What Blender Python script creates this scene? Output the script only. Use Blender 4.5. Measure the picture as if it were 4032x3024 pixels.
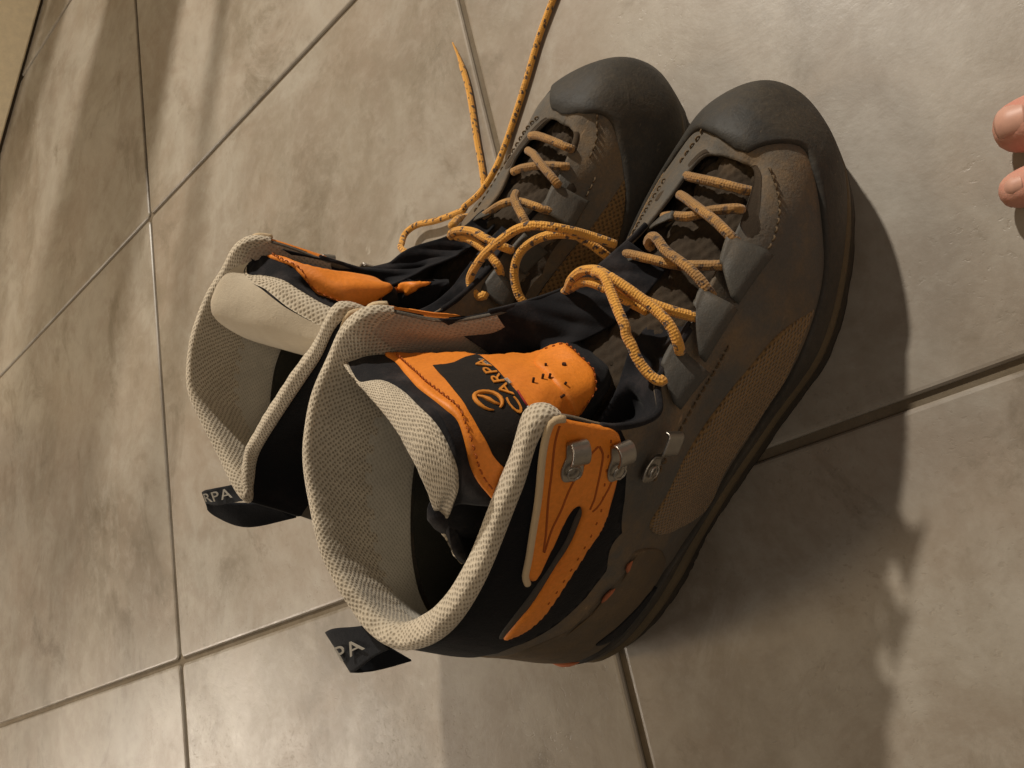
# Two worn hiking boots on a tiled floor at night, seen close from above.
import bpy, bmesh, math, random
import numpy as np
from mathutils import Vector, Matrix
from mathutils.geometry import delaunay_2d_cdt

for o in list(bpy.data.objects): bpy.data.objects.remove(o, do_unlink=True)
SC = bpy.context.scene
COL = SC.collection
random.seed(7); RNG = np.random.default_rng(7)

# ------------------------------------------------------------------ camera
CAMERA = {
 'CAM': [[0.724791, 0.372341, 0.57969], [-0.207182, 0.920233, -0.332034], [-0.65708, 0.120554, 0.744119], [0.69775, -0.06905, 0.35606], 28.2479],
}

cam = bpy.data.cameras.new('camera'); cam_ob = bpy.data.objects.new('camera', cam); COL.objects.link(cam_ob)
_r = CAMERA['CAM']
cam_ob.matrix_world = Matrix([(*_r[i], _r[3][i]) for i in range(3)] + [(0, 0, 0, 1)])
cam.sensor_width = 36; cam.lens = _r[4]; cam.clip_start = .01; cam.clip_end = 50
SC.camera = cam_ob

# ------------------------------------------------------------------ light: warm room lamps at night, plus an added fill
SC.view_settings.view_transform = 'Standard'; SC.view_settings.look = 'None'
SC.view_settings.exposure = 0; SC.view_settings.gamma = 1
world = bpy.data.worlds.new('World'); SC.world = world; world.use_nodes = True
world.node_tree.nodes['Background'].inputs[0].default_value = (1.0, .86, .72, 1)
world.node_tree.nodes['Background'].inputs[1].default_value = .10

def lamp(name, kind, loc, energy, size, color, target=None):
    l = bpy.data.lights.new(name, kind); o = bpy.data.objects.new(name, l); COL.objects.link(o)
    o.location = loc; l.energy = energy; l.color = color
    if kind == 'AREA': l.shape = 'DISK'; l.size = size
    else: l.shadow_soft_size = size
    if target is not None:
        o.rotation_euler = (Vector(target) - Vector(loc)).to_track_quat('-Z', 'Y').to_euler()
    return o
# ceiling spot beyond the top of the picture (throws the sharp shadow towards the viewer's side)
spot = lamp('ceiling_spot', 'SPOT', (.66, 1.68, 1.40), 166, .038, (1.0, .91, .79), (.46, .46, 0))
spot.data.spot_size = math.radians(76); spot.data.spot_blend = 1.0
# softer, warmer lamp over the wall side
lamp('warm_lamp', 'POINT', (-.30, .06, 1.50), 10, .13, (1.0, .68, .34))
# low lamp at the far lower left, just outside the picture: a sheen on the tiles there
lamp('table_lamp', 'POINT', (-.85, -.17, .62), 28, .26, (1.0, .88, .74))
# added soft fill, standing for the room's bounce from the viewer's side
lamp('room_fill', 'AREA', (1.75, -.75, 1.25), 3.8, .9, (1.0, .84, .66), (.5, .02, .05))


# ------------------------------------------------------------------ surfaces
def catmull(P, t, closed=False):
    """Catmull-Rom through rows of P at parameters t (0..len-1, or 0..len when closed)."""
    P = np.asarray(P, float); n = len(P); t = np.asarray(t, float)
    i = np.floor(t).astype(int)
    if not closed: i = np.clip(i, 0, n - 2)
    f = (t - i).reshape(t.shape + (1,) * (P.ndim - 1))
    if closed:
        a, b, c, d = P[(i - 1) % n], P[i % n], P[(i + 1) % n], P[(i + 2) % n]
    else:
        Q = np.concatenate([[2 * P[0] - P[1]], P, [2 * P[-1] - P[-2]]])
        a, b, c, d = Q[i], Q[i + 1], Q[i + 2], Q[i + 3]
    return .5 * (2 * b + (c - a) * f + (2 * a - 5 * b + 4 * c - d) * f ** 2 + (3 * b - a - 3 * c + d) * f ** 3)

def resample(P, m, closed=False, fine=24):
    """m points at equal arc length along the spline through P."""
    P = np.asarray(P, float); n = len(P)
    t = np.linspace(0, n if closed else n - 1, n * fine + 1)
    Q = catmull(P, t, closed)
    s = np.concatenate([[0], np.cumsum(np.linalg.norm(np.diff(Q, axis=0), axis=1))])
    q = np.linspace(0, s[-1], m + 1)[:-1] if closed else np.linspace(0, s[-1], m)
    return np.stack([np.interp(q, s, Q[:, k]) for k in range(Q.shape[1])], 1)

class Surf:
    """Tensor spline surface over a grid of control points G[nu][nv]; closed in u if asked."""
    def __init__(s, G, closed):
        G = np.asarray(G, float); s.closed = closed
        s.nu, s.nv = G.shape[0], G.shape[1]
        s.su, s.sv = 16, 8
        tu = np.arange(0, s.nu * s.su + 1) / s.su if closed else np.arange(0, (s.nu - 1) * s.su + 1) / s.su
        tv = np.arange(0, (s.nv - 1) * s.sv + 1) / s.sv
        A = catmull(G, np.minimum(tu, s.nu - 1e-9) if closed else tu, closed)
        B = catmull(np.swapaxes(A, 0, 1), tv, False)
        s.D = np.swapaxes(B, 0, 1)
        if closed: s.D[-1] = s.D[0]
        du = np.gradient(s.D, axis=0)
        if closed:
            du[0] = du[-1] = (s.D[1] - s.D[-2]) / 2
        dv = np.gradient(s.D, axis=1)
        N = np.cross(du, dv); L = np.linalg.norm(N, axis=2, keepdims=True)
        s.N = N / np.maximum(L, 1e-12)
        for _ in range(2):                      # soften the normals a little
            M = s.N.copy()
            M[1:-1] += .5 * (s.N[2:] + s.N[:-2])
            M[:, 1:-1] += .5 * (s.N[:, 2:] + s.N[:, :-2])
            if closed: M[0] += .5 * (s.N[1] + s.N[-2]); M[-1] = M[0]
            s.N = M / np.maximum(np.linalg.norm(M, axis=2, keepdims=True), 1e-12)
    def _lk(s, A, u, v):
        u = np.asarray(u, float) * s.su; v = np.asarray(v, float) * s.sv
        nu, nv = A.shape[0] - 1, A.shape[1] - 1
        u = np.mod(u, nu) if s.closed else np.clip(u, 0, nu)
        v = np.clip(v, 0, nv)
        i = np.minimum(u.astype(int), nu - 1); j = np.minimum(v.astype(int), nv - 1)
        a = (u - i)[..., None]; b = (v - j)[..., None]
        return (A[i, j] * (1 - a) + A[i + 1, j] * a) * (1 - b) + (A[i, j + 1] * (1 - a) + A[i + 1, j + 1] * a) * b
    def p(s, u, v): return s._lk(s.D, u, v)
    def n(s, u, v):
        N = s._lk(s.N, u, v); return N / np.maximum(np.linalg.norm(N, axis=-1, keepdims=True), 1e-12)

# ------------------------------------------------------------------ boot shape
# boot coordinates in metres: x from heel to toe, y to the outer (lateral) side, z up
# ribs run from the sole edge up to the throat / collar edge, counted from the toe tip along
# the outer side to the heel and back along the inner side
RIBS = [
 [(.287,-.004,.016),(.2905,-.004,.034),(.285,-.003,.053),(.272,.001,.066),(.260,.006,.0720),(.2500,.0095,.0715)],   # 0
 [(.279,.015,.016),(.2825,.016,.034),(.277,.0155,.052),(.268,.015,.065),(.258,.0145,.0715),(.2495,.0150,.0710)],
 [(.260,.033,.016),(.263,.0345,.034),(.260,.033,.051),(.255,.0285,.064),(.252,.024,.069),(.2475,.0215,.0705)],   # 2
 [(.228,.0465,.016),(.230,.048,.034),(.229,.046,.052),(.230,.0405,.067),(.231,.034,.0745),(.2320,.0285,.0770)],
 [(.193,.0535,.016),(.194,.054,.034),(.194,.0525,.053),(.197,.048,.070),(.202,.041,.082),(.2080,.0350,.0880)],  # 4
 [(.158,.0475,.016),(.160,.0485,.034),(.163,.0495,.055),(.168,.0485,.074),(.175,.044,.088),(.1830,.0385,.0965)],
 [(.125,.0415,.016),(.127,.0435,.034),(.133,.0475,.058),(.141,.0495,.080),(.152,.0480,.097),(.1635,.0420,.1080)], # 6
 [(.107,.0390,.016),(.109,.0415,.034),(.115,.0470,.060),(.125,.0510,.085),(.138,.0530,.104),(.1530,.0525,.1170)],
 [(.090,.0370,.016),(.092,.0400,.036),(.098,.0460,.064),(.109,.0505,.095),(.126,.0540,.120),(.1460,.0525,.1390)], # 8
 [(.080,.0362,.016),(.082,.0392,.036),(.087,.0450,.066),(.097,.0490,.100),(.114,.0510,.132),(.1430,.0455,.1640)],
 [(.071,.0355,.016),(.072,.0385,.036),(.076,.0435,.066),(.083,.0460,.100),(.096,.0465,.132),(.1180,.0420,.1600)], #10
 [(.055,.0330,.016),(.055,.0360,.036),(.057,.0390,.066),(.061,.0400,.097),(.068,.0400,.127),(.0800,.0360,.1520)],
 [(.034,.0270,.016),(.033,.0300,.036),(.035,.0320,.064),(.039,.0310,.093),(.045,.0290,.120),(.0530,.0260,.1460)], # 12
 [(.014,.0150,.016),(.0155,.0170,.036),(.0195,.0180,.062),(.025,.0160,.090),(.029,.0140,.117),(.0350,.0110,.1430)],
 [(.009,-.002,.016),(.0095,-.002,.036),(.0125,-.002,.062),(.017,-.002,.090),(.022,-.003,.117),(.0275,-.0050,.1430)], #14
 [(.015,-.017,.016),(.014,-.019,.036),(.016,-.020,.062),(.019,-.020,.090),(.023,-.021,.118),(.0320,-.0225,.1480)],
 [(.036,-.029,.016),(.034,-.032,.036),(.035,-.034,.064),(.038,-.035,.093),(.042,-.039,.122),(.0470,-.0430,.1550)], # 16
 [(.068,-.031,.016),(.068,-.034,.036),(.070,-.038,.066),(.074,-.043,.097),(.077,-.051,.130),(.0810,-.0620,.1640)],
 [(.090,-.031,.016),(.090,-.034,.036),(.093,-.039,.066),(.099,-.045,.100),(.107,-.053,.136),(.1190,-.0610,.1680)], # 18
 [(.108,-.032,.016),(.108,-.035,.036),(.111,-.039,.064),(.117,-.044,.095),(.128,-.048,.130),(.1450,-.0460,.1710)],
 [(.128,-.035,.016),(.128,-.038,.036),(.131,-.040,.060),(.137,-.041,.086),(.145,-.039,.112),(.1530,-.0330,.1400)], #20
 [(.160,-.043,.016),(.160,-.044,.034),(.161,-.041,.050),(.165,-.034,.069),(.171,-.027,.088),(.1770,-.0210,.1010)],
 [(.193,-.049,.016),(.194,-.048,.032),(.194,-.040,.047),(.196,-.029,.063),(.198,-.018,.079),(.2010,-.0090,.0910)], # 22
 [(.226,-.049,.016),(.228,-.047,.032),(.227,-.038,.047),(.226,-.027,.061),(.225,-.015,.074),(.2230,-.0060,.0800)],
 [(.255,-.041,.016),(.258,-.040,.032),(.254,-.032,.048),(.250,-.021,.062),(.249,-.010,.0695),(.2470,-.0030,.0735)], # 24
 [(.276,-.025,.016),(.279,-.026,.034),(.273,-.022,.052),(.265,-.012,.066),(.257,-.002,.0715),(.2500,.0035,.0715)],
]
NLEV = 11
def shell(ribs): return Surf([resample(r, NLEV) for r in ribs], True)

# the other boot: same last, unlaced lower and with its own collar line
TOP2 = {0: (.2530, -.0030, .0700), 1: (.2535, .0040, .0700), 2: (.2500, .0095, .0700), 3: (.2310, .0140, .0730), 4: (.2080, .0110, .0765),
        5: (.1840, .0150, .0850), 6: (.1660, .0260, .0990), 7: (.1500, .0290, .1100), 8: (.1490, .0300, .1350), 9: (.1460, .0410, .1710),
        10: (.1220, .0530, .1720), 11: (.0900, .0610, .1700), 12: (.0585, .0560, .1630), 13: (.0400, .0300, .1520), 14: (.0300, .0050, .1450),
        15: (.0380, .0070, .1450), 16: (.0530, .0100, .1470), 17: (.0800, -.0010, .1520), 18: (.1200, -.0210, .1600), 19: (.1490, -.0370, .1670),
        20: (.1540, -.0380, .1300), 21: (.1750, -.0260, .0980), 22: (.1970, -.0190, .0840), 23: (.2230, -.0210, .0760), 24: (.2480, -.0150, .0715),
        25: (.2530, -.0090, .0705)}
def _mod(ribs):
    R = [[list(p) for p in r] for r in ribs]
    for i, p in TOP2.items():
        d = np.array(p) - np.array(R[i][-1])
        R[i][-1] = list(p)
        for j, w in ((-2, .75), (-3, .40), (-4, .10)): R[i][j] = list(np.array(R[i][j]) + d * w)
    return R
RIBS2 = _mod(RIBS)
RIBS2[3][2:5] = [[.2300, .0410, .0480], [.2300, .0310, .0595], [.2305, .0215, .0685]]
RIBS2[4][2:5] = [[.1940, .0485, .0470], [.1970, .0390, .0610], [.2020, .0260, .0700]]
RIBS2[5][2:5] = [[.1620, .0465, .0520], [.1670, .0400, .0680], [.1750, .0290, .0780]]
for _i, _d in ((0, .006), (1, .0055), (2, .003), (24, .003), (25, .0055)):
    for _p in RIBS2[_i][:4]: _p[0] += _d


# outlines laid on the boots: surface coordinates (u, v) or boot coordinates in metres
DATA = {
 'T1': [[[0.1136, -0.0565, 0.124], [0.1136, -0.0421, 0.1282], [0.1128, -0.0275, 0.1311], [0.1115, -0.0128, 0.133], [0.1081, 0.0016, 0.1341], [0.0977, 0.0109, 0.1307], [0.0871, 0.0114, 0.1203], [0.0779, 0.0066, 0.1099], [0.068, 0.0142, 0.102]], [[0.1176, -0.0645, 0.16], [0.1176, -0.0493, 0.1644], [0.1167, -0.0339, 0.1674], [0.1151, -0.0183, 0.1694], [0.1113, -0.0031, 0.1702], [0.1035, 0.0101, 0.1679], [0.0923, 0.0116, 0.1575], [0.0825, 0.0066, 0.1465], [0.072, 0.0142, 0.138]], [[0.122, -0.0571, 0.165], [0.1237, -0.0429, 0.1684], [0.1254, -0.0287, 0.1717], [0.1267, -0.0144, 0.1746], [0.1276, 0.0, 0.1772], [0.1266, 0.0145, 0.1784], [0.1185, 0.0246, 0.1736], [0.1072, 0.0225, 0.1648], [0.0961, 0.0169, 0.157]], [[0.13, -0.0441, 0.158], [0.1302, -0.0325, 0.1623], [0.1303, -0.0208, 0.1665], [0.1305, -0.0088, 0.1697], [0.1309, 0.0034, 0.1719], [0.1299, 0.0157, 0.1733], [0.1229, 0.0248, 0.1706], [0.1131, 0.028, 0.1637], [0.107, 0.0343, 0.155]], [[0.1414, -0.0256, 0.137], [0.1409, -0.0173, 0.1412], [0.1404, -0.0089, 0.1452], [0.1396, -0.0003, 0.1487], [0.1384, 0.0086, 0.1513], [0.1367, 0.0176, 0.1525], [0.1328, 0.0259, 0.1514], [0.1259, 0.0316, 0.1488], [0.1186, 0.0347, 0.144]], [[0.149, -0.0135, 0.115], [0.1486, -0.0072, 0.1189], [0.1482, -0.0009, 0.1228], [0.1475, 0.0056, 0.1264], [0.1465, 0.0122, 0.1296], [0.1443, 0.0189, 0.1319], [0.1392, 0.0241, 0.1317], [0.1327, 0.0268, 0.1296], [0.1263, 0.0282, 0.126]], [[0.1582, -0.0047, 0.108], [0.1578, 0.002, 0.1098], [0.1569, 0.0087, 0.1111], [0.1551, 0.0154, 0.1108], [0.1513, 0.0207, 0.1122], [0.1456, 0.0224, 0.1156], [0.1394, 0.0231, 0.1187], [0.133, 0.0242, 0.1209], [0.1269, 0.0273, 0.122]], [[0.1608, -0.0101, 0.096], [0.1601, -0.0028, 0.0953], [0.1588, 0.0044, 0.0949], [0.1566, 0.0114, 0.0947], [0.1521, 0.0166, 0.096], [0.1453, 0.0174, 0.0984], [0.1381, 0.0168, 0.0996], [0.1313, 0.0179, 0.1018], [0.125, 0.0209, 0.104]]],
 'T2': [[[0.135, 0.0263, 0.1315], [0.1251, 0.0352, 0.1338], [0.1122, 0.0388, 0.1354], [0.0993, 0.0419, 0.1342], [0.0971, 0.0361, 0.1269], [0.1007, 0.0237, 0.1229], [0.1048, 0.0112, 0.1195], [0.1099, -0.0012, 0.1172], [0.1158, -0.0133, 0.116]], [[0.139, 0.0403, 0.1675], [0.1288, 0.0494, 0.1699], [0.1157, 0.0536, 0.1715], [0.1025, 0.0528, 0.1697], [0.1007, 0.0412, 0.1635], [0.1043, 0.0285, 0.1593], [0.1086, 0.0158, 0.1557], [0.1137, 0.0031, 0.1533], [0.1198, -0.0093, 0.152]], [[0.1387, 0.0389, 0.1685], [0.1304, 0.0392, 0.1697], [0.1293, 0.031, 0.1691], [0.1304, 0.0224, 0.1682], [0.1307, 0.0138, 0.1671], [0.1308, 0.0053, 0.1654], [0.1314, -0.0029, 0.1629], [0.1322, -0.011, 0.1599], [0.133, -0.0192, 0.157]], [[0.1389, 0.0392, 0.1675], [0.1342, 0.0338, 0.168], [0.1353, 0.0265, 0.1676], [0.1372, 0.0192, 0.1669], [0.139, 0.012, 0.1661], [0.139, 0.0051, 0.1636], [0.1391, -0.0018, 0.1608], [0.1393, -0.0086, 0.1576], [0.1396, -0.0152, 0.154]], [[0.1415, 0.0348, 0.165], [0.1425, 0.0293, 0.164], [0.1434, 0.0239, 0.1626], [0.1441, 0.0189, 0.1601], [0.1428, 0.0136, 0.1586], [0.1397, 0.0108, 0.155], [0.1382, 0.0066, 0.1519], [0.1383, 0.0013, 0.1499], [0.1385, -0.0041, 0.148]], [[0.1465, 0.0219, 0.152], [0.1475, 0.0176, 0.1516], [0.1482, 0.0133, 0.151], [0.1477, 0.0094, 0.149], [0.1469, 0.0054, 0.1474], [0.146, 0.0013, 0.146], [0.1436, -0.0011, 0.1432], [0.141, -0.0017, 0.1397], [0.1385, -0.0017, 0.136]], [[0.1503, 0.0139, 0.122], [0.1512, 0.0098, 0.1226], [0.1519, 0.0057, 0.1233], [0.1525, 0.0015, 0.1238], [0.1533, -0.0026, 0.124], [0.1513, -0.0044, 0.1247], [0.1475, -0.0029, 0.1259], [0.1438, -0.001, 0.1261], [0.1402, 0.0012, 0.126]], [[0.1485, 0.0191, 0.108], [0.1489, 0.0159, 0.1087], [0.1493, 0.0129, 0.11], [0.1493, 0.0099, 0.1109], [0.1474, 0.0093, 0.1084], [0.145, 0.0079, 0.1068], [0.1428, 0.0087, 0.1045], [0.1411, 0.0103, 0.1023], [0.1394, 0.012, 0.1]], [[0.1544, 0.0112, 0.108], [0.1549, 0.0071, 0.1106], [0.1557, 0.0027, 0.1124], [0.1573, -0.0018, 0.113], [0.155, -0.0028, 0.1125], [0.1512, -0.0002, 0.1113], [0.1482, 0.0013, 0.1079], [0.1457, 0.0023, 0.1039], [0.1431, 0.0033, 0.1]], [[0.1613, 0.0006, 0.1], [0.1618, -0.0026, 0.1025], [0.1622, -0.0059, 0.1049], [0.1604, -0.0074, 0.107], [0.1572, -0.0049, 0.1067], [0.1539, -0.0031, 0.1054], [0.1509, -0.004, 0.1028], [0.1485, -0.0039, 0.0994], [0.1463, -0.0037, 0.096]], [[0.1649, -0.0044, 0.095], [0.1652, -0.0073, 0.0973], [0.1653, -0.0102, 0.0996], [0.1626, -0.0108, 0.101], [0.1592, -0.0095, 0.1008], [0.156, -0.0081, 0.0997], [0.1528, -0.0076, 0.0979], [0.1497, -0.0076, 0.096], [0.1466, -0.008, 0.094]]],
 'SH': {
  'mesh': [[3.619, 3.078], [4.041, 4.941], [4.741, 5.756], [5.36, 6.113], [5.881, 6.28], [6.688, 6.365], [7.41, 5.658], [7.827, 5.011], [7.856, 3.901], [7.54, 2.53], [7.187, 1.127], [6.651, 0.46], [5.772, 1.401], [5.148, 1.551], [4.541, 1.867], [4.065, 2.695], [3.728, 2.79]],
  'leather_top': [[7.812, 9.447], [7.891, 8.7], [8.103, 7.425], [8.481, 5.826], [9.65, 5.057], [10.459, 5.413], [11.173, 6.081], [11.583, 6.647], [11.943, 7.115]],
  'orange': [[8.858, 9.985], [8.966, 9.957], [9.083, 9.824], [9.283, 9.604], [9.655, 9.267], [9.995, 9.025], [10.355, 8.704], [10.524, 8.594], [10.567, 8.415], [10.538, 8.215], [10.455, 8.095], [10.209, 8.025], [9.71, 7.948], [9.304, 7.868], [9.131, 7.813], [9.051, 7.68], [9.146, 7.476], [9.505, 7.363], [9.957, 7.479], [10.746, 7.855], [11.243, 8.046], [11.677, 7.978], [11.553, 7.704], [11.161, 7.275], [10.735, 7.05], [10.255, 6.812], [9.656, 6.616], [9.054, 6.529], [8.676, 6.932], [8.399, 7.627], [8.161, 8.467], [7.999, 9.209], [7.977, 9.776], [8.095, 9.983], [8.288, 9.978], [8.613, 9.936]],
  'slot': [[9.029, 7.655], [9.191, 7.619], [9.575, 7.558], [9.932, 7.648], [10.28, 7.79], [10.621, 8.033], [11.03, 8.242], [11.474, 8.254], [11.73, 8.095], [11.605, 7.9], [11.166, 7.937], [10.73, 7.761], [10.393, 7.506], [9.987, 7.305], [9.524, 7.197], [9.151, 7.311]],
  'heel': [[8.678, 4.128], [9.226, 3.98], [9.909, 4.164], [10.498, 4.591], [10.835, 4.939], [11.27, 5.208], [11.528, 5.668], [11.864, 6.207], [12.236, 6.54]],
  'heel_slot': [[10.208, 1.039], [10.366, 1.49], [10.785, 1.781], [11.279, 2.271], [11.721, 2.994], [11.801, 2.213], [11.611, 1.118], [11.226, 0.669], [10.708, 0.658]],
  'vamp_seam': [[4.589, 7.588], [4.916, 7.595], [5.423, 7.68], [6.015, 7.697], [6.923, 7.836], [7.504, 7.274]],
  'vamp_stitch': [[2.139, 8.991], [2.409, 8.623], [2.611, 8.286], [2.779, 8.07], [3.005, 7.972], [3.232, 7.953], [3.514, 8.205], [3.83, 8.305], [4.302, 8.501]],
  'vamp_stitch2': [[1.797, 9.726], [2.25, 10.0], [2.625, 10.0], [2.895, 9.644], [3.084, 8.594], [3.166, 8.215]],
  'rand_lat': [[0.447, 9.651], [1.322, 9.427], [1.59, 8.457], [1.527, 7.103], [1.552, 6.418], [1.711, 6.092], [2.108, 5.894], [2.435, 5.087], [2.722, 4.304], [3.102, 3.262], [3.396, 2.814], [3.648, 2.812], [4.055, 2.467], [4.566, 1.688], [5.198, 1.202], [5.718, 1.065], [6.425, 0.69]],
  'rand_med': [[0.013, 9.331], [24.887, 8.724], [24.689, 7.832], [24.538, 7.309], [24.085, 6.84], [23.688, 5.952], [23.384, 5.15], [23.139, 4.515]],
  'o_line1': [[8.381, 9.415], [8.476, 9.244], [8.863, 8.578], [9.374, 8.276], [9.834, 8.351], [10.165, 8.298], [9.97, 8.496], [9.67, 8.813], [9.302, 9.141], [8.998, 9.63], [8.871, 9.855]],
  'o_line2': [[8.362, 9.423], [8.345, 9.161], [8.507, 8.495], [8.727, 7.842], [8.915, 7.548]],
  'o_line3': [[8.185, 8.773], [8.404, 8.141], [8.692, 7.591], [8.891, 7.447]],
  'win1': [[24.036, 9.599], [23.865, 0.076], [23.75, 0.0], [23.375, 0.0], [22.913, 9.669], [23.073, 0.18], [23.312, 0.0], [23.562, 0.0], [23.812, 0.0]],
  'win2': [[1.643, 9.943], [1.796, 9.798], [2.188, 10.0], [2.5, 10.0], [2.812, 10.0], [3.047, 9.712], [3.247, 8.432], [3.329, 8.634], [3.282, 9.736], [3.0, 10.0], [2.625, 10.0], [2.188, 10.0]],
  'win3': [[2.399, 2.179], [24.565, 9.418], [24.083, 9.909], [23.75, 10.0], [23.562, 10.0], [23.408, 9.888], [23.27, 9.263], [23.128, 8.357], [23.094, 8.628], [23.251, 9.733], [23.375, 10.0], [2.621, 0.073]],
  'scuff': [[25.956, 6.926], [0.368, 6.32], [0.733, 5.676], [0.941, 7.093], [0.4, 8.132]],
 },
 'TG': {
  'orange': [[0.0, 3.0], [0.12, 3.313], [0.205, 3.64], [0.158, 3.989], [0.544, 4.182], [0.344, 4.503], [0.0, 4.75], [0.171, 4.987], [0.0, 5.25], [0.0, 5.5], [0.163, 5.946], [1.229, 6.007], [2.444, 5.961], [3.416, 5.995], [3.922, 5.972], [4.912, 6.04], [6.359, 5.905], [6.49, 4.501], [7.231, 4.0], [7.891, 3.34], [8.0, 3.0], [7.412, 2.997], [6.876, 2.983], [6.294, 2.941], [5.725, 3.014], [5.207, 3.058], [4.696, 2.981], [3.818, 2.921], [2.51, 3.013], [1.223, 3.055]],
  'label': [[1.793, 3.47], [1.784, 3.622], [1.653, 3.751], [1.068, 3.947], [0.781, 4.099], [0.853, 4.173], [2.631, 4.27], [4.207, 4.298], [5.311, 4.297], [5.963, 4.327], [6.493, 4.31], [6.982, 4.046], [7.246, 3.755], [7.197, 3.539], [6.5, 3.408], [5.728, 3.331], [5.067, 3.316], [4.27, 3.389], [3.003, 3.467]],
  'tab': [[2.007, 4.982], [0.234, 5.356], [0.307, 5.9], [1.18, 5.96], [2.425, 5.916], [3.478, 5.953], [3.928, 5.922], [4.926, 5.974], [6.153, 5.796], [5.531, 5.321], [4.65, 5.093], [3.336, 5.026]],
  'band': [[0.355, 1.608], [0.0, 2.0], [1.225, 1.5], [1.777, 1.399], [2.434, 1.995], [3.225, 2.166], [4.347, 2.002], [5.231, 2.02], [5.828, 2.005], [6.673, 2.05], [7.424, 2.048], [7.66, 1.787], [7.391, 1.406], [7.441, 1.173], [7.686, 1.065], [7.979, 0.954], [8.0, 1.0], [7.75, 1.125], [7.312, 1.125], [6.282, 1.058], [5.167, 1.134], [3.823, 1.225], [1.796, 1.292]],
  'line_red': [[4.7, 4.298], [5.091, 4.279], [5.48, 4.271]],
  'line_white': [[5.508, 4.271], [5.746, 4.265], [5.996, 4.26]],
  'holes': [[2.994, 5.414], [2.936, 5.093], [4.107, 4.895], [4.106, 5.028], [4.291, 4.685], [4.692, 5.252], [5.36, 5.101], [6.025, 4.828]],
  'stitch': [[0.56, 3.117], [1.479, 3.14], [2.462, 3.161], [3.491, 3.135], [4.441, 3.142], [4.991, 3.168], [5.442, 3.124], [5.821, 3.102], [6.263, 3.092], [6.863, 3.143], [7.362, 3.151], [7.812, 3.131]],
  'text_a': [[6.338, 4.111], [5.758, 4.055], [5.033, 4.077], [3.901, 4.125], [2.739, 4.111], [1.797, 4.055]],
  'logo': [[4.863, 3.718]],
  'small_a': [[4.149, 4.316], [3.742, 4.297]],
  'small_b': [[2.387, 4.193], [1.595, 4.141]],
  'orange2': [[0.114, 3.961], [0.0, 4.25], [0.143, 4.411], [1.665, 4.442], [1.981, 4.843], [1.944, 5.193], [1.489, 5.496], [0.877, 5.731], [0.782, 5.928], [2.652, 5.985], [4.258, 6.051], [5.396, 5.94], [6.398, 5.918], [7.091, 5.804], [7.462, 5.576], [7.409, 5.255], [7.097, 4.765], [6.66, 4.377], [6.159, 4.173], [5.654, 4.019], [4.805, 4.07], [4.215, 4.01], [3.636, 3.983], [3.041, 3.973], [1.775, 4.005]],
  'tab2': [[3.785, 6.229], [2.059, 7.56], [2.009, 7.924], [2.56, 8.218], [2.427, 8.61], [2.459, 8.988], [3.111, 8.863], [3.699, 8.568], [4.609, 8.41], [5.104, 7.972], [3.825, 7.324]],
  'stitch2': [[0.53, 4.045], [1.835, 4.05], [3.053, 4.039], [3.83, 4.113], [4.633, 4.155], [5.504, 4.18], [6.021, 4.328], [6.763, 4.677], [7.152, 5.275], [6.847, 5.763], [5.442, 5.893]],
  'band2': [[0.604, 1.87], [0.795, 2.02], [1.602, 1.935], [3.242, 2.01], [5.196, 1.991], [6.613, 1.97], [8.0, 2.0], [8.0, 3.0], [6.59, 3.0], [5.199, 2.996], [4.056, 3.0], [2.733, 2.981], [1.645, 2.736], [1.228, 2.218], [0.782, 2.119]],
 },
 'L1': {
  'bar': [[0.2387, -0.0049, 0.074], [0.2384, -0.0005, 0.0755], [0.2387, 0.0094, 0.0765], [0.239, 0.0175, 0.0755], [0.2394, 0.0226, 0.0735], [0.2399, 0.0243, 0.0715]],
  'cross_over': [[0.2302, -0.002, 0.077], [0.2293, 0.0027, 0.08], [0.2262, 0.0145, 0.085], [0.2231, 0.0255, 0.088], [0.2196, 0.0339, 0.088], [0.2184, 0.036, 0.0855]],
  'cross_under': [[0.2196, -0.0032, 0.08], [0.2208, 0.0014, 0.0815], [0.2228, 0.0096, 0.0815], [0.2271, 0.0173, 0.0815], [0.2305, 0.0264, 0.081], [0.2314, 0.0274, 0.0775]],
  'cross_over_b': [[0.206, 0.0031, 0.0875], [0.2073, 0.0018, 0.09], [0.2098, 0.0041, 0.0925], [0.2095, 0.0084, 0.0945], [0.2063, 0.0152, 0.0955], [0.2038, 0.0259, 0.0965], [0.201, 0.0334, 0.0955], [0.1984, 0.0376, 0.094], [0.1969, 0.039, 0.0915]],
  'cross_under_b': [[0.2, -0.0075, 0.0895], [0.2006, -0.0031, 0.0905], [0.2015, 0.0051, 0.0905], [0.2029, 0.0178, 0.09], [0.2062, 0.0295, 0.0905], [0.2088, 0.0366, 0.089], [0.2097, 0.0377, 0.086]],
  'loop': [[0.1878, 0.0398, 0.0965], [0.1872, 0.0375, 0.099], [0.1864, 0.0318, 0.104], [0.1862, 0.0251, 0.108], [0.187, 0.017, 0.111], [0.1892, 0.0082, 0.113], [0.1899, 0.0012, 0.113], [0.1874, -0.007, 0.111], [0.1829, -0.0122, 0.1085], [0.1796, -0.015, 0.105], [0.1772, -0.0188, 0.101]],
  'loop_b': [[0.176, -0.0206, 0.1], [0.1802, -0.0137, 0.1045], [0.184, -0.0061, 0.108], [0.185, 0.001, 0.1095], [0.1846, 0.0081, 0.1085], [0.1839, 0.0122, 0.106], [0.1834, 0.0176, 0.103], [0.1828, 0.022, 0.101]],
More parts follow.
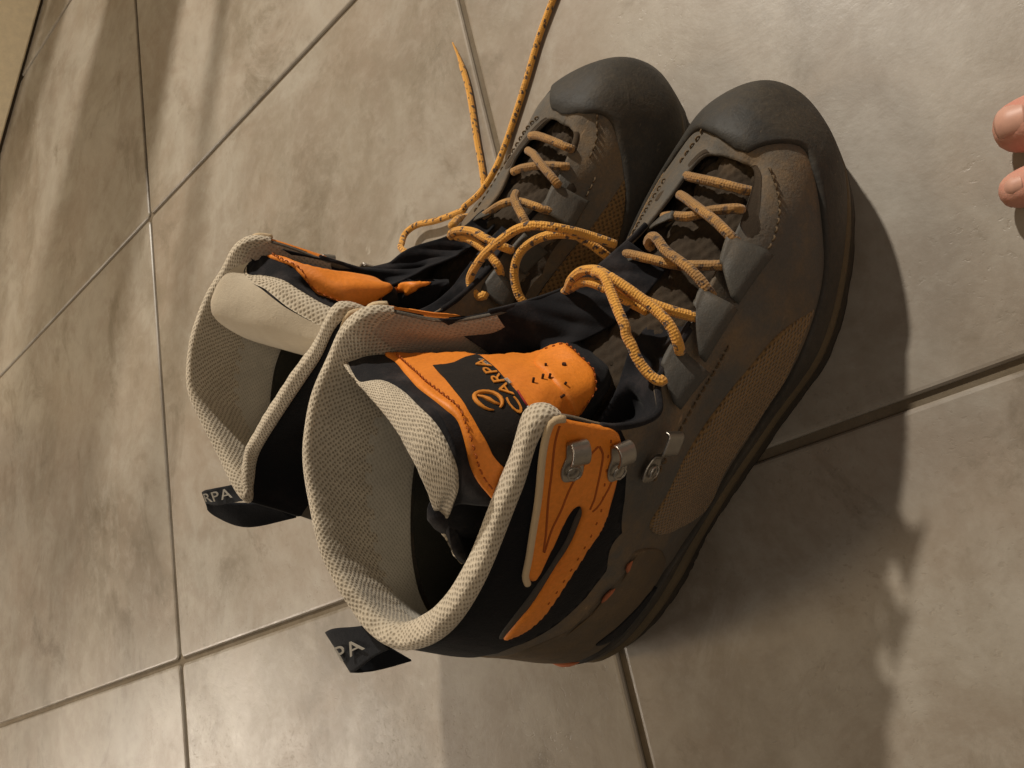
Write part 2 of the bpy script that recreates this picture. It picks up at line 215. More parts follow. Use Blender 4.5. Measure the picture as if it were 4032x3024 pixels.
  'loop_c': [[0.189, 0.0035, 0.1165], [0.1891, 0.0093, 0.118], [0.1843, 0.0159, 0.1185], [0.1793, 0.0225, 0.119], [0.1755, 0.0274, 0.1188], [0.1726, 0.029, 0.118], [0.1704, 0.0318, 0.117], [0.1671, 0.0348, 0.1155], [0.1645, 0.0382, 0.1138], [0.1629, 0.0417, 0.1125], [0.1624, 0.0443, 0.1115], [0.163, 0.0458, 0.1105], [0.1638, 0.0456, 0.11]],
  'loop_d': [[0.1895, 0.0107, 0.1165], [0.1885, 0.0165, 0.115], [0.1867, 0.0245, 0.1125], [0.1848, 0.0313, 0.111], [0.1827, 0.0368, 0.11], [0.1801, 0.0404, 0.1085], [0.1768, 0.0429, 0.1065], [0.1742, 0.0432, 0.1035]],
 },
 'L2': {
  'bar': [[0.2419, 0.0114, 0.072], [0.2433, 0.0059, 0.0735], [0.2441, -0.0056, 0.0745], [0.2444, -0.0156, 0.074], [0.2447, -0.0177, 0.0715]],
  'cross_over': [[0.2351, 0.0071, 0.0735], [0.2347, -0.001, 0.077], [0.2328, -0.009, 0.0795], [0.2307, -0.017, 0.0805], [0.2289, -0.0235, 0.0805], [0.2272, -0.0263, 0.078]],
  'cross_under': [[0.2229, 0.0105, 0.073], [0.226, 0.0053, 0.0745], [0.2298, -0.003, 0.0755], [0.2329, -0.0105, 0.0755], [0.2355, -0.0188, 0.075], [0.2368, -0.0208, 0.0725]],
  'cross_under_b': [[0.1978, 0.0085, 0.08], [0.2015, 0.0042, 0.0815], [0.2076, -0.0027, 0.083], [0.2122, -0.0113, 0.0835], [0.2142, -0.0219, 0.083], [0.2149, -0.0268, 0.081], [0.2158, -0.0291, 0.078]],
  'cross_over_b': [[0.2153, -0.0079, 0.083], [0.2126, -0.0122, 0.0865], [0.2098, -0.0193, 0.088], [0.2066, -0.0264, 0.088], [0.2043, -0.0294, 0.086]],
  'loop': [[0.1708, -0.0334, 0.098], [0.1693, -0.0339, 0.0985], [0.1678, -0.0307, 0.0985], [0.1692, -0.0265, 0.1], [0.1735, -0.0245, 0.102], [0.1807, -0.0287, 0.106], [0.1893, -0.0344, 0.109], [0.1972, -0.0402, 0.11], [0.2039, -0.0444, 0.109], [0.2087, -0.0501, 0.107], [0.2117, -0.0564, 0.103], [0.2138, -0.0612, 0.097], [0.215, -0.0636, 0.09], [0.2161, -0.0681, 0.084], [0.2167, -0.0707, 0.078]],
  'loop_b': [[0.1734, -0.0511, 0.08], [0.1739, -0.0495, 0.084], [0.1751, -0.0469, 0.087], [0.1783, -0.0431, 0.09], [0.1847, -0.0394, 0.093], [0.1917, -0.0388, 0.095], [0.1982, -0.0414, 0.096], [0.2047, -0.0468, 0.096], [0.2096, -0.0536, 0.095], [0.2127, -0.0601, 0.092], [0.2127, -0.0598, 0.088], [0.2121, -0.0642, 0.083], [0.2111, -0.0685, 0.079], [0.2098, -0.0716, 0.074]],
  'strand': [[0.1832, 0.0046, 0.096], [0.1838, 0.0049, 0.0975], [0.1867, 0.0011, 0.0995], [0.1898, -0.0055, 0.1005], [0.1917, -0.0124, 0.1005], [0.192, -0.0189, 0.1], [0.1922, -0.025, 0.0985], [0.1926, -0.0297, 0.096], [0.1927, -0.0306, 0.092]],
  'strand_b': [[0.184, 0.0068, 0.094], [0.1849, 0.0006, 0.096], [0.187, -0.0073, 0.0975], [0.1872, -0.0146, 0.0975], [0.1866, -0.0205, 0.0965], [0.1853, -0.0259, 0.0955], [0.1833, -0.03, 0.094], [0.1803, -0.0293, 0.09]],
 },
 'LF': {
  'a': [[0.168, 0.022, 0.092], [0.163, 0.04, 0.075], [0.155, 0.06, 0.045], [0.1435, 0.1251, 0.022], [0.1454, 0.14, 0.014], [0.1512, 0.1472, 0.0085], [0.1596, 0.1427, 0.006], [0.1679, 0.1293, 0.0055], [0.177, 0.1172, 0.005], [0.1855, 0.1071, 0.005], [0.1859, 0.1091, 0.005], [0.1995, 0.0992, 0.0065], [0.2162, 0.0965, 0.006], [0.2336, 0.1011, 0.003], [0.2543, 0.1053, 0.0026], [0.2724, 0.1091, 0.0026], [0.2969, 0.115, 0.0026], [0.3126, 0.1173, 0.0026], [0.3283, 0.1189, 0.0026], [0.3427, 0.1205, 0.0026]],
  'b': [[0.2767, 0.1934, 0.0024], [0.2746, 0.1896, 0.0024], [0.2679, 0.1779, 0.0024], [0.2521, 0.1555, 0.0024], [0.2282, 0.1294, 0.0024], [0.2145, 0.1137, 0.0024], [0.2034, 0.1025, 0.0024], [0.1942, 0.093, 0.003], [0.1881, 0.0792, 0.008], [0.192, 0.062, 0.025], [0.188, 0.045, 0.06], [0.186, 0.02, 0.086]],
 },
 'TAB1': [[[0.2194, 0.0464, 0.0835], [0.1985, 0.0453, 0.0905], [0.2086, 0.0372, 0.0915], [0.2195, 0.0344, 0.0895]], [[0.1967, 0.0476, 0.093], [0.1752, 0.0471, 0.098], [0.1904, 0.0387, 0.0995], [0.1977, 0.0367, 0.096]], [[0.1721, 0.0503, 0.0985], [0.1565, 0.0494, 0.105], [0.1666, 0.0412, 0.1075], [0.176, 0.0396, 0.1035]], [[0.2116, -0.0063, 0.083], [0.2171, -0.0048, 0.0815], [0.2217, 0.0013, 0.0835], [0.2185, 0.0025, 0.085]], [[0.1869, -0.0182, 0.088], [0.1934, -0.0151, 0.087], [0.2005, -0.0032, 0.091], [0.1983, -0.0018, 0.092]], [[0.1666, -0.0305, 0.0975], [0.1701, -0.0305, 0.0965], [0.1789, -0.0178, 0.1015], [0.1771, -0.0162, 0.102]]],
 'TAB2': [[[0.2271, -0.0339, 0.07], [0.2131, -0.0374, 0.075], [0.2142, -0.0277, 0.0815], [0.2275, -0.0244, 0.079]], [[0.1994, -0.0336, 0.079], [0.1856, -0.0322, 0.085], [0.1923, -0.0295, 0.091], [0.2011, -0.0292, 0.087]], [[0.1793, -0.0358, 0.087], [0.1679, -0.038, 0.09], [0.1701, -0.029, 0.0965], [0.181, -0.0292, 0.0935]], [[0.1896, 0.0154, 0.081], [0.1955, 0.013, 0.08], [0.2019, 0.0054, 0.082], [0.1992, 0.0038, 0.083]]],
 'HK': [[[8.928, 8.797], [8.711, 9.551]], [[8.166, 8.848], [8.052, 9.783]], [[7.466, 8.457], [7.197, 9.165]]],
 'PT1': [[0.1321, -0.0491, 0.152]],
 'PULL1': [[[0.0257, -0.0155, 0.142], [0.0249, -0.0004, 0.1415]], [[0.0191, -0.0235, 0.1425], [0.0153, -0.008, 0.1405]], [[0.011, -0.034, 0.142], [0.002, -0.0169, 0.1375]], [[0.0048, -0.0397, 0.1395], [-0.0034, -0.0226, 0.134]], [[0.0033, -0.0367, 0.134], [-0.0048, -0.0228, 0.1265]], [[0.009, -0.0248, 0.129], [0.0001, -0.0183, 0.119]], [[0.0095, -0.0186, 0.12], [0.0058, -0.0136, 0.111]]],
 'PULL2': [[[0.0322, 0.0159, 0.143], [0.0288, 0.0056, 0.1425]], [[0.0248, 0.0232, 0.144], [0.0198, 0.0158, 0.142]], [[0.0153, 0.0332, 0.146], [0.0086, 0.0288, 0.142]], [[0.0078, 0.0413, 0.145], [0.0004, 0.0412, 0.14]], [[0.0045, 0.0408, 0.14], [-0.0047, 0.0385, 0.133]], [[0.0086, 0.0317, 0.133], [-0.0004, 0.0229, 0.123]], [[0.0216, 0.0137, 0.12], [0.0161, 0.0091, 0.108]]],
 'B1': [0.425, -0.068, 45, 1],
 'B2': [0.338, 0.0135, 38, -1],
}

# ------------------------------------------------------------------ materials
class NT:
    def __init__(s, name):
        s.m = bpy.data.materials.new(name); s.m.use_nodes = True; s.t = s.m.node_tree
        s.b = s.t.nodes['Principled BSDF']; s.out = s.t.nodes['Material Output']
    def n(s, kind, **kw):
        x = s.t.nodes.new(kind)
        for k, v in kw.items():
            if k.startswith('i_'):
                key = k[2:]; x.inputs[int(key) if key.isdigit() else key.replace('_', ' ')].default_value = v
            else: setattr(x, k, v)
        return x
    def l(s, a, b): s.t.links.new(a, b)
    def coord(s, kind='Object'):
        return s.n('ShaderNodeTexCoord').outputs[kind]
    def noise(s, vec, scale, detail=5, rough=.6, dist=0.0):
        x = s.n('ShaderNodeTexNoise'); x.inputs['Scale'].default_value = scale; x.inputs['Detail'].default_value = detail
        x.inputs['Roughness'].default_value = rough; x.inputs['Distortion'].default_value = dist
        if vec is not None: s.l(vec, x.inputs['Vector'])
        return x.outputs['Fac']
    def ramp(s, fac, stops):
        x = s.n('ShaderNodeValToRGB'); e = x.color_ramp.elements
        while len(e) < len(stops): e.new(.5)
        for i, (p, c) in enumerate(stops):
            e[i].position = p; e[i].color = (*c, 1) if len(c) == 3 else c
        s.l(fac, x.inputs[0]); return x.outputs[0]
    def val(s, fac, lo, hi, a=0.0, b=1.0):
        x = s.n('ShaderNodeMapRange'); s.l(fac, x.inputs[0])
        for i, v in zip((1, 2, 3, 4), (lo, hi, a, b)): x.inputs[i].default_value = v
        return x.outputs[0]
    def mix(s, fac, a, b, mode='MIX'):
        x = s.n('ShaderNodeMix', data_type='RGBA', blend_type=mode)
        for sock, v in ((x.inputs[0], fac), (x.inputs[6], a), (x.inputs[7], b)):
            if hasattr(v, 'links'): s.l(v, sock)
            else: sock.default_value = v if isinstance(v, float) else (*v, 1)
        return x.outputs[2]
    def math(s, op, a, b=0.0):
        x = s.n('ShaderNodeMath', operation=op)
        for k, v in ((0, a), (1, b)):
            if hasattr(v, 'links'): s.l(v, x.inputs[k])
            else: x.inputs[k].default_value = v
        return x.outputs[0]
    def bump(s, h, strength, dist, prev=None):
        x = s.n('ShaderNodeBump'); x.inputs['Strength'].default_value = strength; x.inputs['Distance'].default_value = dist
        s.l(h, x.inputs['Height'])
        if prev is not None: s.l(prev, x.inputs['Normal'])
        return x.outputs[0]
    def fin(s, color=None, rough=None, normal=None, spec=None, metal=None, sheen=None):
        for sock, v in (('Base Color', color), ('Roughness', rough), ('Normal', normal), ('Specular IOR Level', spec), ('Metallic', metal), ('Sheen Weight', sheen)):
            if v is None: continue
            if hasattr(v, 'links'): s.l(v, s.b.inputs[sock])
            else: s.b.inputs[sock].default_value = (*v, 1) if isinstance(v, tuple) else v
        return s.m

def m_worn(name, base, dirt, rough=.7, grain=900, grain_s=.25, dirt_at=(.45, .65), scale=28, spec=.35, low=.35, scratch=.5, blotch=.6, crease=.14):
    k = NT(name); v = k.coord()
    f = k.noise(v, scale, 8, .68); g = k.noise(v, grain, 4, .6); h = k.noise(v, scale * 6, 6, .7)
    mask = k.val(f, *dirt_at)
    sp = k.n('ShaderNodeSeparateXYZ'); k.l(v, sp.inputs[0])
    mask = k.math('MAXIMUM', mask, k.math('MULTIPLY', k.val(sp.outputs[2], .016, .050, 1.0, 0.0), k.val(f, .30, .55, low, 1.0)))
    mask = k.math('MULTIPLY', mask, k.val(h, .25, .6, .35, 1.0))
    c = k.mix(mask, base, dirt)
    c = k.mix(k.val(g, .35, .7, 0.0, .35), c, tuple(x * .55 for x in base))
    r = k.val(f, .3, .7, rough - .08, min(1, rough + .14))
    sc = k.n('ShaderNodeMapping'); sc.inputs['Scale'].default_value = (60, 620, 300); sc.inputs['Rotation'].default_value = (.3, .2, .6); k.l(v, sc.inputs[0])
    scr = k.math('MULTIPLY', k.val(k.noise(sc.outputs[0], 1.0, 3, .5), .66, .74), k.val(k.noise(v, 38, 4), .50, .62))
    c = k.mix(k.math('MULTIPLY', scr, scratch), c, tuple(min(1, x * 2.4) for x in dirt))
    c = k.mix(k.val(k.noise(v, 15, 5, .6), .42, .66, 0.0, blotch), c, tuple(x * .62 for x in base))
    n = k.bump(g, grain_s, .0006); n = k.bump(h, .18, .0012, n); n = k.bump(k.noise(v, 62, 5, .6, .8), crease, .004, n)
    return k.fin(c, r, n, spec)

def m_knit(name, base, hole, cell=.0017, rough=.85, depth=.0007, dark=.55):
    """spacer mesh: rows of small dimples, laid in metres on the UV map"""
    k = NT(name); uv = k.n('ShaderNodeUVMap').outputs[0]
    mp = k.n('ShaderNodeMapping'); mp.inputs['Scale'].default_value = (1 / (cell * 1.1), 1 / cell, 1); mp.inputs['Rotation'].default_value = (0, 0, math.pi / 4); mp.vector_type = 'POINT'; k.l(uv, mp.inputs[0])
    vo = k.n('ShaderNodeTexVoronoi', feature='F1'); vo.inputs['Scale'].default_value = 1; vo.inputs['Randomness'].default_value = .28
    vo.voronoi_dimensions = '2D'; k.l(mp.outputs[0], vo.inputs['Vector'])
    d = vo.outputs['Distance']
    mask = k.val(d, .14, .36, 1.0, 0.0)
    f = k.noise(k.coord(), 60, 5)
    c = k.mix(k.math('MULTIPLY', mask, dark), k.mix(k.val(f, .35, .7), base, tuple(x * .8 for x in base)), hole)
    n = k.bump(k.val(d, .1, .5), .9, depth); n = k.bump(k.noise(k.coord(), 2500, 3), .25, .0004, n)
    return k.fin(c, rough, n, .2, sheen=.15)

def m_cloth(name, base, lint, rough=.9, rib=None):
    k = NT(name); v = k.coord()
    f = k.noise(v, 45, 7, .7); g = k.noise(v, 1500, 4, .7)
    c = k.mix(k.val(f, .5, .78), base, lint)
    n = k.bump(g, .45, .0005); n = k.bump(f, .3, .003, n)
    if rib:
        w = k.n('ShaderNodeTexWave', bands_direction='X'); w.inputs['Scale'].default_value = rib; w.inputs['Distortion'].default_value = .6
        k.l(k.n('ShaderNodeUVMap').outputs[0], w.inputs['Vector'])
        n = k.bump(w.outputs['Fac'], .5, .0005, n)
        c = k.mix(k.val(w.outputs['Fac'], 0, .5, .25, 0.0), c, tuple(x * .6 for x in base))
    return k.fin(c, rough, n, .15, sheen=.04)

def m_lace(name, base, dirty, fleck, dirt_amt):
    k = NT(name); uv = k.n('ShaderNodeUVMap').outputs[0]; v = k.coord()
    mp = k.n('ShaderNodeMapping'); mp.inputs['Scale'].default_value = (1 / .0046, 2.0, 1); k.l(uv, mp.inputs[0])
    sk = k.n('ShaderNodeSeparateXYZ'); k.l(mp.outputs[0], sk.inputs[0])
    # dark flecks: staggered short dashes running along the cord
    cell = k.n('ShaderNodeCombineXYZ')
    k.l(k.math('ADD', sk.outputs[0], k.math('MULTIPLY', sk.outputs[1], .5)), cell.inputs[0]); k.l(sk.outputs[1], cell.inputs[1])
    wn = k.n('ShaderNodeTexVoronoi', feature='F1'); wn.voronoi_dimensions = '2D'; wn.inputs['Scale'].default_value = 1.0; wn.inputs['Randomness'].default_value = .75
    k.l(cell.outputs[0], wn.inputs['Vector'])
    fl = k.val(wn.outputs['Distance'], .20, .27, 1.0, 0.0)
    fl = k.math('MULTIPLY', fl, k.val(k.noise(v, 700, 3), .38, .5))
    d = k.val(k.noise(v, 70, 6, .7), .62 - dirt_amt * .4, .8 - dirt_amt * .4)
    c = k.mix(d, base, dirty); c = k.mix(fl, c, fleck)
    m2 = k.n('ShaderNodeMapping'); m2.inputs['Scale'].default_value = (1 / .0011, 9.0, 1); k.l(uv, m2.inputs[0])
    m2.inputs['Rotation'].default_value = (0, 0, .0)
    wv = k.n('ShaderNodeTexVoronoi', feature='F1'); wv.voronoi_dimensions = '2D'; wv.inputs['Scale'].default_value = 1; wv.inputs['Randomness'].default_value = .3
    k.l(m2.outputs[0], wv.inputs['Vector'])
    c = k.mix(k.val(wv.outputs['Distance'], .35, .7, 0.0, .4), c, dirty)
    n = k.bump(k.val(wv.outputs['Distance'], .0, .7, 1.0, 0.0), .8, .0005); n = k.bump(k.noise(v, 2200, 3), .4, .0004, n)
    return k.fin(c, .85, n, .2, sheen=.2)

def m_tile():
    k = NT('glazed_stone_tile'); v0 = k.coord()
    info = k.n('ShaderNodeObjectInfo')
    off = k.n('ShaderNodeVectorMath', operation='SCALE'); 
    cmb = k.n('ShaderNodeCombineXYZ'); k.l(info.outputs['Random'], cmb.inputs[0]); k.l(k.math('FRACT', k.math('MULTIPLY', info.outputs['Random'], 17.3)), cmb.inputs[1])
    k.l(cmb.outputs[0], off.inputs[0]); off.inputs['Scale'].default_value = 40
    ad = k.n('ShaderNodeVectorMath', operation='ADD'); k.l(v0, ad.inputs[0]); k.l(off.outputs[0], ad.inputs[1]); v = ad.outputs[0]
    st = k.n('ShaderNodeMapping'); st.inputs['Scale'].default_value = (1.25, .95, 1); st.inputs['Rotation'].default_value = (0, 0, .5); k.l(v, st.inputs[0])
    a = k.noise(st.outputs[0], 3.8, 10, .62, .35); b = k.noise(v, 13, 9, .70, .5); c3 = k.noise(st.outputs[0], 10, 9, .74, .7); fine = k.noise(v, 190, 6, .75); mid = k.noise(v, 52, 8, .74, .4)
    col = k.ramp(a, [(.32, (.170, .142, .104)), (.43, (.290, .256, .210)), (.53, (.385, .358, .315)), (.68, (.225, .196, .158))])
    col = k.mix(k.val(b, .46, .60, 0.0, .6), col, (.250, .206, .162))
    col = k.mix(k.val(k.noise(v, 7.5, 5, .6, .2), .48, .64, 0.0, .4), col, (.350, .285, .230))
    col = k.mix(k.val(mid, .48, .66, 0.0, .35), col, (.445, .415, .368))
    col = k.mix(k.val(mid, .46, .30, 0.0, .25), col, (.225, .188, .140))
    col = k.mix(k.val(c3, .55, .70, 0.0, .55), col, (.440, .418, .378))
    col = k.mix(k.val(c3, .46, .32, 0.0, .8), col, (.165, .136, .098))
    col = k.mix(k.val(fine, .50, .75, 0.0, .15), col, (.50, .47, .42)); col = k.mix(k.val(fine, .46, .25, 0.0, .18), col, (.19, .155, .11))
    pit = k.math('MULTIPLY', k.val(k.noise(v, 300, 3, .6, .3), .60, .66), k.val(k.noise(v, 8, 4), .47, .66))
    col = k.mix(k.math('MULTIPLY', pit, .32), col, (.16, .125, .08))
    chip = k.math('MULTIPLY', k.val(k.noise(st.outputs[0], 46, 5, .6, .6), .71, .77), .5)
    col = k.mix(chip, col, (.60, .57, .52))
    col = k.mix(k.math('MULTIPLY', k.math('FRACT', k.math('MULTIPLY', info.outputs['Random'], 31.7)), .16), col, (.28, .25, .21))
    r = k.val(b, .3, .7, .29, .44); r = k.math('ADD', r, k.math('MULTIPLY', k.val(fine, .3, .7), .08))
    n = k.bump(b, .10, .003); n = k.bump(mid, .09, .0016, n); n = k.bump(pit, .22, -.0006, n); n = k.bump(fine, .07, .0006, n)
    col = k.mix(1.0, col, (.90, .885, .85), 'MULTIPLY')
    return k.fin(col, r, n, .5)

def m_plain(name, col, rough=.6, metal=0.0, spec=.4, bump=None):
    k = NT(name); n = None
    f = k.noise(k.coord(), 90, 6, .7)
    if bump: n = k.bump(k.noise(k.coord(), bump, 4), .3, .0006)
    c = k.mix(k.val(f, .35, .7, 0.0, .5), col, tuple(x * .7 for x in col))
    return k.fin(c, rough, n, spec, metal)

def m_skin():
    k = NT('skin'); v = k.coord(); f = k.noise(v, 60, 6); g = k.noise(v, 700, 4)
    c = k.mix(k.val(f, .35, .7), (.64, .35, .26), (.58, .25, .19))
    k.b.inputs['Subsurface Weight'].default_value = .12; k.b.inputs['Subsurface Radius'].default_value = (.004, .0015, .0008)
    n = k.bump(g, .35, .0006); n = k.bump(k.noise(v, 240, 6, .7), .3, .0012, n)
    c = k.mix(k.val(k.noise(v, 150, 5, .7), .5, .7, 0.0, .5), c, (.56, .215, .165))
    return k.fin(c, .62, n, .32)

M = dict(
    leather=m_worn('dusty_nubuck_leather', (.106, .099, .086), (.205, .142, .080), .78, grain_s=.5, dirt_at=(.40, .60), scale=34),
    leather_brown=m_worn('muddy_brown_leather', (.104, .082, .056), (.190, .128, .068), .8, dirt_at=(.38, .6)),
    leather_dark=m_worn('dark_grey_leather', (.060, .052, .044), (.090, .066, .045), .62),
    rubber=m_worn('dark_rubber', (.033, .032, .029), (.105, .082, .053), .66, grain=700, grain_s=.3, dirt_at=(.44, .70), scale=30, spec=.38, low=.9, scratch=.8, crease=.22),
    sole=m_worn('outsole_rubber', (.022, .019, .015), (.060, .045, .026), .75),
    midsole=m_worn('midsole_rubber', (.105, .080, .046), (.150, .108, .056), .7),
    mesh=m_knit('brown_coarse_mesh', (.240, .150, .064), (.065, .040, .018), .0021, .9, .0008, .75),
    shell=m_cloth('black_softshell', (.0065, .0070, .0085), (.016, .013, .014)),
    fabric=m_cloth('black_tongue_fabric', (.011, .011, .013), (.050, .042, .042)),
    felt=m_cloth('muddy_tongue_fabric', (.046, .034, .023), (.105, .072, .042)),
    band=m_knit('dark_blue_knit', (.022, .024, .030), (.006, .006, .008), .0019, .85, .0006, .8),
    cream=m_knit('cream_spacer_mesh', (.600, .525, .405), (.190, .150, .095), .0016, .85, .0003, .8),
    lining=m_knit('grey_lining', (.560, .515, .425), (.340, .300, .230), .0016, .9, .00015, .5),
    lining_smooth=m_cloth('cream_lining', (.520, .455, .350), (.460, .390, .290), .9),
    lining_pink=m_knit('worn_pink_lining', (.430, .345, .265), (.20, .145, .105), .0016, .9, .0002, .5),
    lining_dark=m_cloth('dark_lining', (.030, .029, .023), (.045, .042, .032)),
    orange=m_worn('orange_leather', (.860, .265, .026), (.740, .200, .020), .52, grain=650, grain_s=.3, dirt_at=(.5, .75), scale=40, spec=.4, scratch=.1, blotch=.25, crease=.06, low=0.0),
    orange_dark=m_plain('orange_thread', (.360, .085, .010), .8),
    label=m_cloth('woven_black_label', (.016, .013, .011), (.024, .019, .015)),
    print_orange=m_plain('orange_embroidery', (.640, .235, .025), .7),
    print_white=m_plain('white_thread', (.55, .53, .48), .8),
    print_red=m_plain('red_thread', (.36, .03, .025), .8),
    print_grey=m_plain('grey_woven_letters', (.30, .28, .24), .85),
    lace=m_lace('orange_lace', (.740, .370, .070), (.420, .215, .060), (.060, .050, .055), .15),
    lace_dirty=m_lace('muddy_lace', (.610, .320, .080), (.310, .175, .066), (.085, .060, .045), .7),
    webbing=m_worn('grey_webbing', (.064, .060, .051), (.115, .088, .058), .6, grain=1400, grain_s=.3, spec=.45),
    metal=m_plain('worn_steel', (.40, .375, .335), .33, 1.0, .5, 1500),
    piping=m_cloth('cream_piping', (.60, .47, .30), (.50, .37, .22)),
    thread=m_plain('brown_thread', (.135, .092, .050), .9),
    scuff=m_plain('exposed_orange_foam', (.42, .135, .060), .85),
    pull=m_cloth('black_woven_tape', (.009, .010, .013), (.016, .016, .018)),
    tile=m_tile(),
    grout=m_worn('brown_grout', (.215, .175, .125), (.150, .118, .075), .9, grain=800, dirt_at=(.4, .7)),
    paint=m_plain('cream_paint', (.88, .77, .55), .55),
    gap=m_plain('dark_gap', (.05, .035, .02), .9),
    skin=m_skin(), nail=m_plain('toenail', (.64, .36, .275), .46, 0, .5),
    hole=m_plain('dark_hole', (.05, .015, .004), .9),
)

# ------------------------------------------------------------------ mesh helpers
def tag(o, label=None, category=None, group=None, kind=None):
    for k, v in (('label', label), ('category', category), ('group', group), ('kind', kind)):
        if v: o[k] = v
    return o
def empty(name, loc, rz=0.0):
    o = bpy.data.objects.new(name, None); COL.objects.link(o); o.location = loc; o.rotation_euler = (0, 0, rz)
    o.empty_display_size = .02
    return o
def link(name, V, F, mat, parent=None, smooth=True, uv=None, solid=None, flip=False):
    me = bpy.data.meshes.new(name)
    me.from_pydata([tuple(map(float, p)) for p in V], [], [tuple(map(int, f)) for f in F])
    if smooth: me.polygons.foreach_set('use_smooth', [True] * len(me.polygons))
    if uv is not None:
        L = me.uv_layers.new(name='UVMap'); idx = np.zeros(len(me.loops), int); me.loops.foreach_get('vertex_index', idx)
        L.data.foreach_set('uv', np.asarray(uv, float)[idx].ravel())
    me.materials.append(mat); me.update()
    o = bpy.data.objects.new(name, me); COL.objects.link(o)
    if parent: o.parent = parent
    if solid:
        md = o.modifiers.new('thickness', 'SOLIDIFY'); md.thickness = abs(solid); md.offset = -1 if solid > 0 else 1
    return o
def grid(name, G, mat, parent, closed=False, solid=None, uvoff=(0, 0)):
    """G[n][m] points -> one quad sheet with UVs in metres"""
    G = np.asarray(G, float); n, m = G.shape[:2]
    dm = np.linalg.norm(np.diff(G[:, m // 2], axis=0), axis=1); du = np.concatenate([[0], np.cumsum(dm)])
    dv = np.concatenate([np.zeros((n, 1)), np.cumsum(np.linalg.norm(np.diff(G, axis=1), axis=2), axis=1)], 1)
    uv = np.stack([np.repeat(du[:, None], m, 1) + uvoff[0], dv + uvoff[1]], -1).reshape(-1, 2)
    F = []
    for i in range(n - 1 + (1 if closed else 0)):
        a, b = i * m, ((i + 1) % n) * m
        for j in range(m - 1): F.append((a + j, b + j, b + j + 1, a + j + 1))
    return link(name, G.reshape(-1, 3), F, mat, parent, True, uv, solid)
def frames(P):
    T = np.gradient(P, axis=0); T /= np.maximum(np.linalg.norm(T, axis=1, keepdims=True), 1e-9)
    up = np.array([0, 0, 1.0]); 
    if abs(T[0] @ up) > .9: up = np.array([1.0, 0, 0])
    N = np.zeros_like(P); n = up - (up @ T[0]) * T[0]; N[0] = n / np.linalg.norm(n)
    for i in range(1, len(P)):
        n = N[i - 1] - (N[i - 1] @ T[i]) * T[i]; N[i] = n / max(np.linalg.norm(n), 1e-9)
    return T, N, np.cross(T, N)
def tube_geo(P, r, sides=10, step=.0016, taper=None):
    P = np.asarray(P, float)
    L = np.linalg.norm(np.diff(P, axis=0), axis=1).sum(); n = max(4, int(L / step))
    Q = resample(P, n); T, N, B = frames(Q)
    rr = np.full(n, r) if taper is None else r * np.interp(np.linspace(0, 1, n), *taper)
    a = np.linspace(0, 2 * math.pi, sides + 1)
    ring = Q[:, None] + rr[:, None, None] * (np.cos(a)[None, :, None] * N[:, None] + np.sin(a)[None, :, None] * B[:, None])
    V = ring.reshape(-1, 3); m = sides + 1
    uv = np.stack([np.repeat(np.linspace(0, L, n)[:, None], m, 1), np.repeat((a / (2 * math.pi))[None], n, 0)], -1).reshape(-1, 2)
    F = [(i * m + j, (i + 1) * m + j, (i + 1) * m + j + 1, i * m + j + 1) for i in range(n - 1) for j in range(sides)]
    V = np.concatenate([V, Q[:1] - T[:1] * rr[0] * .5, Q[-1:] + T[-1:] * rr[-1] * .5]); uv = np.concatenate([uv, [[0, 0], [L, 0]]])
    k = len(V) - 2
    F += [(k, j, j + 1) for j in range(sides)] + [(k + 1, (n - 1) * m + j + 1, (n - 1) * m + j) for j in range(sides)]
    return V, F, uv
def tube(name, P, r, mat, parent, **kw):
    V, F, uv = tube_geo(P, r, **kw); return link(name, V, F, mat, parent, True, uv)
def join(parts):
    V, F, U = [], [], []; k = 0
    for v, f, u in parts:
        V.append(v); U.append(u); F += [tuple(i + k for i in q) for q in f]; k += len(v)
    return np.concatenate(V), F, np.concatenate(U)

def inside(P, poly):
    x, y = P[:, 0], P[:, 1]; c = np.zeros(len(P), bool); a = poly; b = np.roll(poly, -1, 0)
    for (x0, y0), (x1, y1) in zip(a, b):
        if y0 == y1: continue
        c ^= ((y0 > y) != (y1 > y)) & (x < (x1 - x0) * (y - y0) / (y1 - y0) + x0)
    return c
def bdist(P, poly):
    d = np.full(len(P), 1e9); b = np.roll(poly, -1, 0)
    for p, q in zip(poly, b):
        e = q - p; t = np.clip(((P - p) @ e) / max(e @ e, 1e-18), 0, 1)
        d = np.minimum(d, np.linalg.norm(P - (p + t[:, None] * e), axis=1))
    return d
class Sheet:
    """a surface seen from one boot: maps (u, v) to boot-local points"""
    def __init__(s, surf, conv, sign=1.0): s.s, s.conv, s.sign = surf, conv, sign
    def p(s, uv, h=0.0):
        uv = np.asarray(uv, float); P = s.s.p(uv[:, 0], uv[:, 1]); N = s.s.n(uv[:, 0], uv[:, 1]) * s.sign
        h = np.asarray(h); h = h[:, None] if h.ndim else h
        return s.conv(P + N * h)
    def n(s, uv):
        uv = np.asarray(uv, float); return s.conv(s.s.n(uv[:, 0], uv[:, 1]) * s.sign)
    def scale(s, uv):
        c = np.mean(uv, 0); e = .05
        su = np.linalg.norm(s.s.p(c[0] + e, c[1]) - s.s.p(c[0] - e, c[1])) / (2 * e)
        sv = np.linalg.norm(s.s.p(c[0], c[1] + e) - s.s.p(c[0], c[1] - e)) / (2 * e)
        return np.array([max(su, .002), max(sv, .002)])

